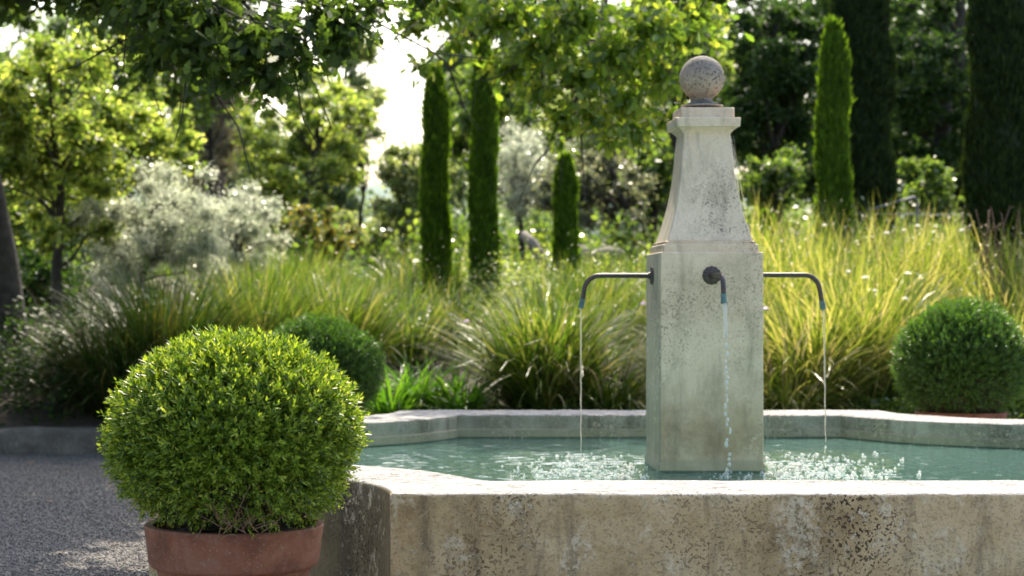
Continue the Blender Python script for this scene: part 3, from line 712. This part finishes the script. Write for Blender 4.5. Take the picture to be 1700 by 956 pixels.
# seed heads / white flowers in the pale grass
def flower(p, col, label, rg, s=.03, group=None):
    b = MB(); P = np.zeros((6, 3)); a = np.arange(6) * pi / 3
    T, TF = ovate(.36, .02); d = np.c_[np.cos(a), np.sin(a), np.full(6, .35)]
    b.inst(T, TF, P, frames(d, rg, (0, 0, 3.)), np.full(6, s)); P2 = P + [0, 0, .006]
    b.inst(T, TF, P2, frames(np.c_[np.cos(a + .5), np.sin(a + .5), np.full(6, .9)], rg, (0, 0, 3.)), np.full(6, s * .7))
    t = thing('white_flower' if col == 'petal' else 'purple_flower', label, 'flower', p, group)
    h = b.build('petals', M[col], t)
    zg = p[2] - gz(p[0], p[1]); b = MB(); q = np.linspace(0, 1, 6)[:, None]
    b.tube(np.array([.06, .02, 0]) * q * q + np.array([0, 0, -zg]) * q, .0022, 5); b.build('stem', M['strap'], t)
WF = [(1369, 375, 'white flower nearest the short right cypress'), (1472, 388, 'white flower low in the middle of the right grass top'), (1500, 383, 'white flower below the metal handrail'), (1523, 376, 'white flower right of the handrail'), (1598, 383, 'white flower left of the rightmost dark cypress'), (1438, 462, 'white flower in mid grass above the right spout'), (1452, 484, 'white flower in the grass upper left of the right box ball'), (1503, 497, 'white flower close above the right box ball'), (1427, 545, 'white flower in the grass right of the right water stream'), (1387, 545, 'white flower beside the right water stream'), (1467, 608, 'white flower at the left side of the right box ball'), (1507, 455, 'white flower above the top of the right box ball'), (1408, 452, 'white flower above the right spout bend')]
for px, py, lb in WF:
    D = 15.2 if py > 440 else 17.5
    flower(at(px, py, D), 'petal', lb, rg, rg.uniform(.032, .05), 'white flowers in the pale grass')
for px, py, lb in [(775, 534, 'small purple flower in the strap leaves left of the big grass clump'), (1068, 505, 'small purple flower just left of the pillar'), (1271, 513, 'small purple flower just right of the pillar')]:
    flower(at(px, py, 14.6), 'purple', lb, rg, .03, 'small purple flowers in the bed')
b = MB(); n = 1500; px = rg.uniform(1180, 1760, n); D = rg.uniform(14.9, 19.5, n); x = (px - PXC) * D / FPX
P = np.c_[x, D, bedz(x, D) + rg.uniform(.35, 1.55, n)]
b.inst(*ovate(.35), P, frames(rg.normal(size=(n, 3)), rg), rg.uniform(.012, .03, n))
M['seed'] = leaf_mat('pale_seed_head', [(.55, .48, .34), (.75, .70, .58)], (1.1, 1.1, 1), .5, .5)
tag(b.build('seed_heads', M['seed']), 'pale seed heads scattered through the sunlit grass right of the pillar', 'seed heads', kind='stuff')
b = MB(); n = 500; px = rg.uniform(420, 1070, n); D = rg.uniform(14.9, 19.5, n); x = (px - PXC) * D / FPX
P = np.c_[x, D, bedz(x, D) + rg.uniform(.3, 1.2, n)]
b.inst(*ovate(.35), P, frames(rg.normal(size=(n, 3)), rg), rg.uniform(.012, .028, n))
tag(b.build('seed_heads', M['seed']), 'pale seed heads scattered through the green grass left of the pillar', 'seed heads', kind='stuff')
# glossy ground cover, far left, and low leafy cover between the clumps
def cover(name, label, mat, seed, n, x0, x1, y0, y1, h, ls):
    rg = np.random.default_rng(seed); b = MB(); T, TF = ovate(.32, .06)
    P = np.c_[rg.uniform(x0, x1, n), rg.uniform(y0, y1, n), np.zeros(n)]
    P[:, 2] = bedz(P[:, 0], P[:, 1]) + rg.random(n) ** .7 * h * (1 + .45 * np.sin(P[:, 0] * 5) * np.sin(P[:, 1] * 4))
    b.inst(T, TF, P, frames(np.c_[rg.normal(size=(n, 2)), rg.normal(size=n) * .35], rg, (0, 0, 1.6), .8), rg.uniform(.6, 1.3, n) * ls)
    tag(b.build(name, M[mat]), label, 'ground cover', kind='stuff')
cover('ground_cover', 'glossy dark ground cover above the kerb at the left edge', 'dark_leaf', 41, 6000, -4.2, -2.75, 14.5, 17.5, .62, .06)
cover('low_undergrowth', 'low leafy undergrowth at the foot of the grass clumps', 'mid_leaf', 42, 12000, -2.4, 5.6, 14.5, 15.6, .16, .05)
cover('fine_herbs', 'fine yellow-green herbs at the foot of the cypresses', 'lime_leaf', 43, 16000, .6, 3.3, 19, 22, .62, .04)

rg = np.random.default_rng(44); b = MB(); cl = []
for k in range(260):
    D = rg.uniform(22.5, 46) ; px = rg.uniform(-150, 1850); x = (px - PXC) * D / FPX
    cl.append((np.array([x, D, gz(x, D) + rg.uniform(.1, .9 + (D - 22) * .03)]), rg.uniform(.35, .75)))
def leafcloud(b, rg, clusters, n, size, tmpl, flat=.75, droop=.3, upn=1.0, conc=.5):
    T, TF = tmpl; w = np.array([c[1] ** 2 for c in clusters]); w /= w.sum(); ks = rg.choice(len(clusters), n, p=w)
    C = np.array([c[0] for c in clusters])[ks]; Rr = np.array([c[1] for c in clusters])[ks]
    d = nrm(rg.normal(size=(n, 3))); P = C + d * (Rr * np.minimum(np.abs(rg.normal(size=n)) * .62, 1.7))[:, None] * [1, 1, flat]
    ld = d * .6 + rg.normal(size=(n, 3)) * .7 - [0, 0, droop]
    b.inst(T, TF, P, frames(ld, rg, (0, 0, upn), .9), size * rg.uniform(.6, 1.25, n))
leafcloud(b, rg, cl, 60000, .10, rhomb(.36)); tag(b.build('shrubby_undergrowth', M['mid_leaf']), 'low shrubby undergrowth under the trees behind the cypresses', 'undergrowth', kind='stuff')
# dead reddish stems right of the pale grass
b = MB(); rg = np.random.default_rng(51); c = at(1640, 400, 16.5); g0 = np.array([c[0], c[1], gz(c[0], c[1])])
for k in range(9):
    e = at(1640 + rg.uniform(-48, 52), rg.uniform(338, 372), 16.5 + rg.uniform(-.2, .2)); q = np.linspace(0, 1, 9)[:, None]
    p = g0 + (e - g0) * q + np.array([.05, 0, 0]) * np.sin(q * 9 + k) * q; b.tube(p, np.linspace(.009, .003, 9), 5)
    for s in range(4):
        i = rg.integers(4, 8); p2 = p[i] + np.array([rg.normal() * .05, 0, rg.uniform(.04, .1)]); b.tube([p[i], (p[i] + p2) / 2 + .006, p2], [.004, .003, .002], 4)
M['dead'] = plain('dead_stem', (.22, .12, .08), .8, scale=20, col2=(.12, .07, .05))
tag(b.build('dead_stems', M['dead'], org=g0), 'bare reddish dead stems standing in the grass before the rightmost cypress', 'dead plant')

# ------------------------------------------------------------------ cypresses
def cypress(px, D, wpx, top, label, mat, seed, base_z=None, n=15000, dens=1.0, tip=.16, bulge=.0):
    x = (px - PXC) * D / FPX; z0 = gz(x, D) if base_z is None else base_z; zt = EYE + (PYC - top) * D / FPX
    H = zt - z0; R = wpx / 2 * D / FPX; rg = np.random.default_rng(seed)
    t = thing('cypress', label, 'cypress', (x, D, z0), 'clipped columnar cypresses behind the fountain')
    def rad(f): return R * (1.08 - .30 * f) * np.clip((1 - f) / tip, 0, 1) ** .6 * np.clip(.55 + f * 8, 0, 1)
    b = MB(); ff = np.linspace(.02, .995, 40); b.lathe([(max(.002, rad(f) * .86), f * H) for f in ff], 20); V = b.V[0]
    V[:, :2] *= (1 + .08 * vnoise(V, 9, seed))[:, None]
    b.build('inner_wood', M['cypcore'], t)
    b = MB(); f = rg.random(n); a = rg.uniform(0, 2 * pi, n); lum = 1 + .10 * np.sin(f * H * 4.3 + 2 * np.sin(a + seed)) + .05 * np.sin(f * H * 13 + a * 3) + .05 * np.sin(a * 5 + f * H * 3)
    r = rad(f) * lum * rg.uniform(.84, 1.0, n); P = np.c_[r * np.cos(a), r * np.sin(a), f * H - .04]
    d = np.c_[np.cos(a) * .38, np.sin(a) * .38, np.ones(n)] + rg.normal(size=(n, 3)) * .16
    T, TF = ovate(.16, .03)
    b.inst(T, TF, P, frames(d, rg, np.c_[np.cos(a), np.sin(a), a * 0] * 1.2, .7), rg.uniform(.05, .11, n) * (1 + (D - 20) * .02) * np.where(rg.random(n) < .06, 1.5, 1))
    b.build('crown', M[mat], t)
    b = MB(); b.tube([(0, 0, -.05), (0, 0, H * .4)], [R * .3, R * .2], 8); b.build('trunk', M['bark'], t)
cypress(723, 21.0, 43, 110, 'leftmost of the three slim clipped cypresses left of the pillar', 'cypress', 61)
cypress(803, 20.5, 42, 66, 'middle and tallest of the three slim clipped cypresses left of the pillar', 'cypress', 62)
cypress(939, 20.5, 39, 258, 'shortest slim clipped cypress, between the tall pair and the pillar', 'cypress', 63, n=9000)
cypress(1383, 20.0, 53, 34, 'lighter green short cypress with a pointed top right of the pillar', 'cypress', 64, n=18000, tip=.13)
cypress(1432, 23.5, 96, -330, 'broad dark cypress standing behind the lighter short one', 'cypress_dark', 65, n=42000, tip=.1)
cypress(1665, 18.5, 112, -420, 'broad dark cypress at the right edge of the picture', 'cypress_dark', 66, n=46000, tip=.1)
cypress(1272, 20.0, 26, 352, 'tiny cypress tip poking out of the grass right of the pillar', 'cypress', 67, n=3000)
cypress(40, 21.0, 48, -60, 'dark cypress half lost in the oak shade at the left edge', 'cypress_dark', 68, n=14000) if False else None

# ------------------------------------------------------------------ trees
def limb(b, p0, p1, r0, r1, rg, sag=.1, n=9):
    p0 = np.asarray(p0, float); p1 = np.asarray(p1, float); q = np.linspace(0, 1, n)[:, None]; L_ = np.linalg.norm(p1 - p0)
    w = rg.normal(size=(2, 3)) * L_ * .035
    p = p0 + (p1 - p0) * q + np.array([0, 0, L_ * sag]) * q * (1 - q) * 2 + w[0] * np.sin(q * pi) + w[1] * np.sin(q * 2 * pi)
    b.tube(p, np.linspace(r0, r1, n) if r1 else r0, 7); return p

def leafcloud(b, rg, clusters, n, size, tmpl, flat=.75, droop=.3, upn=1.0, conc=.5):
    T, TF = tmpl; w = np.array([c[1] ** 2 for c in clusters]); w /= w.sum(); ks = rg.choice(len(clusters), n, p=w)
    C = np.array([c[0] for c in clusters])[ks]; Rr = np.array([c[1] for c in clusters])[ks]
    d = nrm(rg.normal(size=(n, 3))); P = C + d * (Rr * np.minimum(np.abs(rg.normal(size=n)) * .62, 1.7))[:, None] * [1, 1, flat]
    ld = d * .6 + rg.normal(size=(n, 3)) * .7 - [0, 0, droop]
    b.inst(T, TF, P, frames(ld, rg, (0, 0, upn), .9), size * rg.uniform(.6, 1.25, n))

def tree(px, py, D, rx, ry, name, label, cat, mat, n, size, seed, K=26, cr=.30, bark='bark', trunk=None, trunk_r=.10, depth=1.0, tmpl=None, group=None, low=0.0, flat=.75, xs=None):
    """crown ellipsoid centred on (px,py) at distance D, half sizes in photo pixels"""
    rg = np.random.default_rng(seed); c = at(px, py, D); s = D / FPX; R = np.array([rx * s, rx * s * depth, ry * s])
    bx = (trunk[0][0] - PXC) * s if trunk else c[0]; base = np.array([bx, D, gz(bx, D)])
    t = thing(name, label, cat, base, group)
    cl = []
    for k in range(K):
        d = nrm(rg.normal(size=3)); u = rg.random() ** .45 * (1 - cr * .6); p = c + d * R * u
        p[2] = max(p[2], base[2] + .15 + low); cl.append((p, cr * (R[0] * R[2]) ** .5 * rg.uniform(.65, 1.25)))
    b = MB(); leafcloud(b, rg, cl, n, size, tmpl or rhomb(.34), flat); b.build('crown', M[mat], t, org=base)
    b = MB()
    if trunk: P = [np.array([base[0], D, base[2] - .1])] + [at(a, e, D) for a, e in trunk[1:]]
    else: P = [base - [0, 0, .1], base + (c - base) * [.6, 0, .5] + [rg.normal() * .1, 0, 0], c + [0, 0, R[2] * .6]]
    P = np.array(P); tt = np.linspace(0, 1, len(P)); q = np.linspace(0, 1, 16); PP = np.stack([np.interp(q, tt, P[:, k]) for k in range(3)], -1)
    PP[1:-1, :2] += rg.normal(size=(14, 2)) * trunk_r * .15; b.tube(PP, trunk_r * np.linspace(1.15, .3, 16), 10)
    for k, (p, r) in enumerate(cl[:22]):
        h = np.clip(((p[2] - base[2]) / max(.5, PP[-1, 2] - base[2])) * .75, .15, .9); i = int(h * 15)
        limb(b, PP[i], p, trunk_r * .38 * (1 - h * .5), trunk_r * .1, rg)
    b.build('trunk', M[bark], t, org=base)
    return t
GB = 'trees and bushes behind the fountain bed'
OT = (OAK, OAKF)
# -- left side
tree(90, 230, 19.5, 190, 200, 'broadleaf_tree', 'sunlit yellow-green tree filling the left edge behind the dark grass', 'tree', 'lime_leaf', 32000, .07, 101, K=80, cr=.17, trunk=[(90, 500), (100, 330), (80, 120)], trunk_r=.06, group=GB)
tree(265, 385, 20.0, 150, 135, 'olive_tree', 'large silvery olive bush left of centre, glittering behind the dark grass', 'olive tree', 'olive', 52000, .043, 102, K=90, cr=.19, trunk=[(230, 500), (240, 420), (260, 330)], trunk_r=.05, tmpl=rhomb(.2), group=GB)
tree(405, 385, 21.5, 76, 105, 'olive_tree', 'smaller silvery olive bush right of the large one', 'olive tree', 'olive', 20000, .04, 103, K=60, cr=.2, trunk=[(395, 500), (392, 420), (398, 330)], trunk_r=.04, tmpl=rhomb(.2), group=GB)
tree(330, 170, 33, 120, 150, 'pine_tree', 'thin brownish pine with two bare trunks standing above the silvery olive bush', 'pine tree', 'pine_leaf', 13000, .11, 104, K=70, cr=.15, bark='bark_pale', trunk=[(350, 480), (345, 290), (312, 120)], trunk_r=.08, tmpl=rhomb(.12), group=GB)
tree(380, 60, 34, 90, 130, 'pine_tree', 'second brownish pine with a straight bare trunk above the olive bushes', 'pine tree', 'pine_leaf', 7000, .11, 126, K=50, cr=.15, bark='bark_pale', trunk=[(366, 480), (368, 200), (372, -60)], trunk_r=.09, tmpl=rhomb(.12), group=GB)
tree(505, 235, 27, 125, 165, 'maple_tree', 'open yellow-green tree with a thin crooked trunk between the olive bushes and the sky gap', 'tree', 'lime_leaf', 20000, .075, 105, K=90, cr=.15, trunk=[(488, 480), (505, 330), (528, 240), (520, 150)], trunk_r=.075, group=GB)
tree(520, 395, 23, 82, 58, 'orange_leaved_bush', 'low bush with yellow and orange leaves below the open yellow-green tree', 'bush', 'gold_leaf', 8000, .05, 106, K=60, cr=.17, trunk_r=.03, group=GB)
tree(60, 470, 21, 110, 90, 'dark_bush', 'dark undergrowth bush at the left edge below the sunlit tree', 'bush', 'dark_leaf', 9000, .08, 107, K=26, cr=.3, trunk_r=.04, group=GB)
tree(210, 130, 28, 150, 190, 'broadleaf_tree', 'green tree high behind the olive bushes at the upper left', 'tree', 'mid_leaf', 22000, .10, 108, K=80, cr=.16, trunk=[(215, 480), (205, 250), (200, 0)], group=GB)
tree(40, 330, 23, 150, 150, 'broadleaf_tree', 'loose yellow-green foliage low at the left edge behind the sunlit tree', 'tree', 'lime_leaf', 16000, .085, 121, K=80, cr=.17, trunk_r=.05, group=GB)
tree(215, 250, 24, 130, 170, 'broadleaf_tree', 'loose yellow-green tree above the large silvery olive bush', 'tree', 'lime_leaf', 15000, .085, 122, K=90, cr=.15, trunk_r=.05, group=GB)
tree(350, 60, 29, 150, 120, 'broadleaf_tree', 'airy green crown behind the oak bough at the upper left', 'tree', 'mid_leaf', 13000, .095, 123, K=80, cr=.16, trunk_r=.06, group=GB)
tree(640, 395, 33, 110, 60, 'broadleaf_tree', 'pale low tree at the foot of the sky gap', 'tree', 'pale_leaf', 12000, .10, 124, K=60, cr=.2, trunk_r=.05, group=GB)
tree(1010, 200, 33, 150, 170, 'broadleaf_tree', 'airy pale green tree behind the grey-green tree', 'tree', 'pale_leaf', 18000, .10, 125, K=90, cr=.16, trunk_r=.07, group=GB)
tree(585, 150, 30, 62, 165, 'broadleaf_tree', 'thin light green tree at the left side of the sky gap', 'tree', 'pale_leaf', 8000, .085, 127, K=80, cr=.17, trunk_r=.04, group=GB)
# -- centre
tree(690, 330, 29, 90, 130, 'broadleaf_tree', 'pale green tree behind the leftmost slim cypress beside the sky gap', 'tree', 'pale_leaf', 20000, .085, 110, K=80, cr=.17, trunk_r=.07, group=GB)
tree(800, 215, 31, 110, 140, 'broadleaf_tree', 'airy mid green tree behind the pair of slim cypresses', 'tree', 'mid_leaf', 19000, .09, 111, K=80, cr=.16, trunk_r=.09, group=GB)
tree(862, 290, 27, 92, 100, 'olive_tree', 'silvery olive tree between the tallest slim cypress and the shortest one', 'olive tree', 'olive', 22000, .05, 112, K=60, cr=.24, trunk=[(870, 470), (865, 380), (860, 280)], trunk_r=.05, tmpl=rhomb(.2), group=GB)
tree(985, 320, 26, 110, 95, 'broadleaf_tree', 'grey-green tree with leaning dark trunks left of the pillar neck', 'tree', 'greygreen', 24000, .055, 113, K=70, cr=.17, trunk=[(1065, 480), (1045, 380), (1012, 270), (1000, 200)], trunk_r=.085, group=GB)
tree(1085, 300, 28, 60, 130, 'broadleaf_tree', 'dark tree with a leaning trunk directly behind the pillar neck', 'tree', 'mid_leaf', 8000, .09, 114, K=24, cr=.28, trunk=[(1070, 480), (1090, 330), (1125, 180)], trunk_r=.08, group=GB)
tree(1120, 70, 25, 110, 110, 'broadleaf_tree', 'bright yellow-green tree above and behind the ball finial', 'tree', 'lime_leaf', 17000, .08, 115, K=60, cr=.18, trunk_r=.09, group=GB)
# -- right
tree(1290, 150, 29, 105, 210, 'evergreen_tree', 'dense dark evergreen right of the obelisk', 'tree', 'dark_leaf', 46000, .075, 116, K=110, cr=.15, trunk_r=.12, group=GB)
tree(1285, 300, 25.5, 62, 66, 'evergreen_bush', 'blue-green evergreen bush low between the pillar and the lighter short cypress', 'bush', 'mid_leaf', 9000, .06, 117, K=26, cr=.26, trunk_r=.04, group=GB)
tree(1535, 150, 31, 100, 230, 'evergreen_tree', 'dark tree with forked trunks between the two broad cypresses', 'tree', 'dark_leaf', 30000, .085, 118, K=90, cr=.15, trunk=[(1566, 480), (1562, 250), (1590, 60), (1600, -40)], trunk_r=.17, group=GB)
tree(1540, 310, 27, 62, 60, 'evergreen_bush', 'green bush behind the metal handrail', 'bush', 'mid_leaf', 7000, .08, 119, K=24, cr=.26, trunk_r=.04, group=GB)
tree(1760, 150, 28, 120, 220, 'evergreen_tree', 'dark tree beyond the rightmost cypress at the picture edge', 'tree', 'dark_leaf', 12000, .11, 120, K=36, cr=.24, trunk_r=.13, group=GB)
# -- second row, taller
for k, (px, py, D, rx, ry, mat, n, lb) in enumerate([
    (-60, 150, 38, 150, 230, 'mid_leaf', 20000, 'green tree in the second row at the far left edge'),
    (140, 200, 42, 150, 200, 'far_leaf', 20000, 'far green tree behind the sunlit left tree'),
    (400, 280, 46, 180, 150, 'far_leaf', 20000, 'low far tree behind the pine trunks'),
    (540, 300, 50, 90, 110, 'far_leaf', 11000, 'low far tree under the left side of the sky gap'),
    (790, 120, 44, 100, 270, 'far_leaf', 14000, 'tall far tree right of the sky gap'),
    (930, 130, 42, 130, 270, 'mid_leaf', 15000, 'tall far tree behind the shortest slim cypress'),
    (1110, 140, 40, 130, 290, 'mid_leaf', 16000, 'tall far tree behind the obelisk'),
    (1270, 150, 42, 140, 330, 'dark_leaf', 18000, 'tall far dark tree right of the obelisk'),
    (1440, 150, 40, 140, 330, 'dark_leaf', 16000, 'tall far dark tree behind the broad cypress'),
    (1600, 150, 42, 140, 330, 'dark_leaf', 16000, 'tall far dark tree between the broad cypresses'),
    (1780, 150, 40, 140, 330, 'dark_leaf', 12000, 'tall far dark tree past the right edge')]):
    tree(px, py, D, rx, ry, 'woodland_tree', lb, 'tree', mat, int(n * 1.5), .14, 140 + k, K=70, cr=.20, trunk_r=.16, depth=.7, group='tall woodland trees in the second row')
# far wood as one mass, lower at the left where sky shows
rg = np.random.default_rng(200); b = MB(); cl = []
for k in range(150):
    px = rg.uniform(-200, 1900); top = 300 if px < 740 else 60
    if 600 < px < 740: top = 395
    py = rg.uniform(top + 30, 470); D = rg.uniform(56, 72); cl.append((at(px, py, D), rg.uniform(1.0, 1.6)))
leafcloud(b, rg, cl, 42000, .36, rhomb(.4)); tag(b.build('far_wood', M['far_leaf']), 'distant woodland closing the view behind all the trees', 'woodland', kind='stuff')

# -- the two oaks whose boughs hang into the picture
def oak(base, trunkpts, tr, near, above, label, nleaf, ls, seed, name='oak_tree', mat='oak_leaf', nab=0, lsa=.16):
    rg = np.random.default_rng(seed); t = thing(name, label, 'oak tree', base, 'oaks with boughs hanging over the fountain')
    b = MB(); P = np.array([base] + trunkpts, float); tt = np.linspace(0, 1, len(P)); q = np.linspace(0, 1, 24)
    PP = np.stack([np.interp(q, tt, P[:, k]) for k in range(3)], -1)
    b.tube(PP, tr * np.interp(q, [0, .08, .3, 1], [1.7, 1.15, .9, .45]), 16)
    hubs = []
    allc = near + above
    C = np.array([c for c, _ in allc]); crown = PP[int(.75 * 23)]
    # a few main boughs, each serving its nearest clusters
    K = 7; ang = rg.permutation(len(C))[:K]; H = C[ang]
    for it in range(6):
        a = np.argmin(np.linalg.norm(C[:, None] - H[None], axis=2), 1); H = np.array([C[a == k].mean(0) if (a == k).any() else H[k] for k in range(K)])
    for k in range(K):
        m = limb(b, PP[rg.integers(13, 22)], H[k] + [0, 0, .15], tr * .36, tr * .1, rg, .12, 14)
        for c in C[a == k]:
            i = int(np.argmin(np.linalg.norm(m - c, axis=1))); i = max(2, i - 2); p = limb(b, m[i], c, tr * .085, .007, rg, .05, 8)
            for s in range(3): limb(b, p[rg.integers(3, 7)], c + rg.normal(size=3) * .28, .008, .003, rg, 0, 5)
    b.build('trunk', M['bark'], t, org=base)
    b = MB(); leafcloud(b, rg, near, nleaf, ls, OT, .7, .5, .8, .6)
    if above: leafcloud(b, rg, above, nab, lsa, rhomb(.36), .7)
    b.build('crown', M[mat], t, org=base)
def cl_px(rows): return [(at(px, py, D), r) for px, py, D, r in rows]
rg = np.random.default_rng(300)
near = cl_px([(250, 10, 10, .28), (300, 60, 10, .25), (350, 20, 10, .3), (400, 70, 9.8, .26), (430, 110, 9.8, .19), (455, 140, 9.7, .13), (380, 125, 9.9, .15), (480, 60, 9.8, .26), (540, 20, 10, .26), (590, 40, 10, .2), (560, 75, 10, .14), (500, 100, 9.9, .14), (260, 95, 10.4, .2), (620, 5, 10.2, .16), (330, 100, 10.1, .16), (700, -10, 10.4, .16),
    (20, -20, 12, .3), (90, -30, 12, .3), (160, -10, 11.6, .3), (215, 0, 11, .26)])
near += [(np.array([rg.uniform(-6, -2.6), rg.uniform(2, 9.5), rg.uniform(3.2, 6)]), rg.uniform(.5, .8)) for k in range(22)][:0]
above = []
for k in range(170):
    above.append((np.array([rg.uniform(-6.0, -1.0), rg.uniform(10.6, 19.5), rg.uniform(3.3, 7.4)]), rg.uniform(.45, .85)))
above += [(np.array([rg.uniform(-4.6, -.9), rg.uniform(11.5, 15.8), rg.uniform(4.6, 7.2)]), rg.uniform(.4, .6)) for k in range(80)]  # extra unseen clusters, added to deepen the shade on the gravel
above += [(np.array([rg.uniform(-8, -3.0), rg.uniform(3, 10), rg.uniform(2.9, 6.5)]), rg.uniform(.5, .85)) for k in range(34)]  # unseen clusters left of the view, added to darken the pillar's left face
above = [c for c in above if not (c[0][2] - 1.22 - c[1] * 1.5 < 498 * c[0][1] / FPX and (c[0][0] + c[1] * 1.5) * FPX / c[0][1] + PXC > -20)]
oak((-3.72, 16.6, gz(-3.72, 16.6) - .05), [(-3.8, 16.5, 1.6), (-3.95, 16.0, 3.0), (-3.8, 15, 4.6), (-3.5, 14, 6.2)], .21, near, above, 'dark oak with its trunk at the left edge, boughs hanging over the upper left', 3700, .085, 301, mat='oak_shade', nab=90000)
near = []
for px, py, D, r in [(690, 40, 14, .24), (705, 110, 14, .14), (750, 10, 14, .3), (815, 30, 13.8, .26), (850, 20, 13.6, .42), (850, 110, 13.8, .3), (900, 70, 13.4, .4), (960, 30, 13.2, .42), (960, 120, 13.2, .34), (900, 150, 13.4, .26), (935, 195, 13.4, .22), (985, 190, 13.1, .26), (1030, 90, 13, .4), (1040, 170, 13, .3), (1080, 40, 13, .4), (1060, 220, 13.1, .18), (1100, 130, 13, .28), (1110, 190, 13.2, .2), (1140, 60, 13.3, .3), (925, 232, 13.5, .12), (1010, 235, 13.2, .13), (760, 70, 14.2, .14), (1160, 20, 13.6, .28)]:
    near.append((at(px, py, D), r * .82))
above = []
for k in range(26):
    above.append((np.array([rg.uniform(.2, 2.6), rg.uniform(13.2, 17.0), rg.uniform(3.9, 5.8)]), rg.uniform(.4, .65)))
above = [c for c in above if c[0][2] - 1.22 - c[1] * 1.4 > 498 * c[0][1] / FPX]
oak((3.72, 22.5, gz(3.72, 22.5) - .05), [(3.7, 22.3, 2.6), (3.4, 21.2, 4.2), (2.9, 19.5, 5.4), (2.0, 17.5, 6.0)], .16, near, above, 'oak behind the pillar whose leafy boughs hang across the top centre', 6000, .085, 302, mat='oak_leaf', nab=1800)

# ------------------------------------------------------------------ small background pieces
# metal handrail among the trees
b = MB(); D = 23.0
pts = [at(1478, 338, D), at(1518, 327, D), at(1523, 331, D), at(1522, 352, D), at(1522, 450, D)]
t = thing('handrail', 'grey metal handrail beyond the grass left of the rightmost cypress', 'handrail', (pts[-1][0], D, gz(pts[-1][0], D)))
b.tube(pts, .016, 8); b.tube([at(1442, 349, D), at(1478, 338, D)], .016, 8); b.build('rail', M['steel'], t, org=t.location)
b = MB(); b.tube([at(1340, 356, D + .1), at(1460, 355, D + .1), at(1600, 358, D + .1), at(1680, 357, D + .1)], .010, 6); b.build('wire', M['steel'], t, org=t.location)
# pale boulders and a fallen log
def boulder(px, py, D, r, seed, label, sc=(1, .8, .6)):
    V = ICO.copy() * r * np.array(sc); V *= (1 + .14 * vnoise(V / r, 2.1, seed))[:, None]
    c = at(px, py, D); g = gz(c[0], D); b = MB(); b.add(V + [0, 0, r * sc[2] * .7], ICOF); o = b.build('boulder', M['rock'], smooth=True, org=(0, 0, 0)); o.location = (c[0], D, max(g, c[2] - r * .3) - .0)
    tag(o, label, 'boulder', 'pale boulders among the trees')
boulder(1010, 430, 21.8, .15, 4, 'pale boulder in the shade left of the pillar neck foot', (1.4, 1, .8))
boulder(955, 430, 23.0, .18, 5, 'smaller pale boulder behind the shortest slim cypress', (1.3, 1, .8))
b = MB(); p = [at(868, 388, 22), at(885, 405, 21.9), at(905, 440, 21.8), at(912, 470, 21.8)]; b.tube(p, [.055, .07, .075, .075], 10)
tag(b.build('leaning_log', M['rock'], org=(p[-1][0], 21.8, p[-1][2])), 'pale leaning log or stump between the tallest and the shortest slim cypress', 'log')
print('verts', sum(len(m.vertices) for m in bpy.data.meshes))
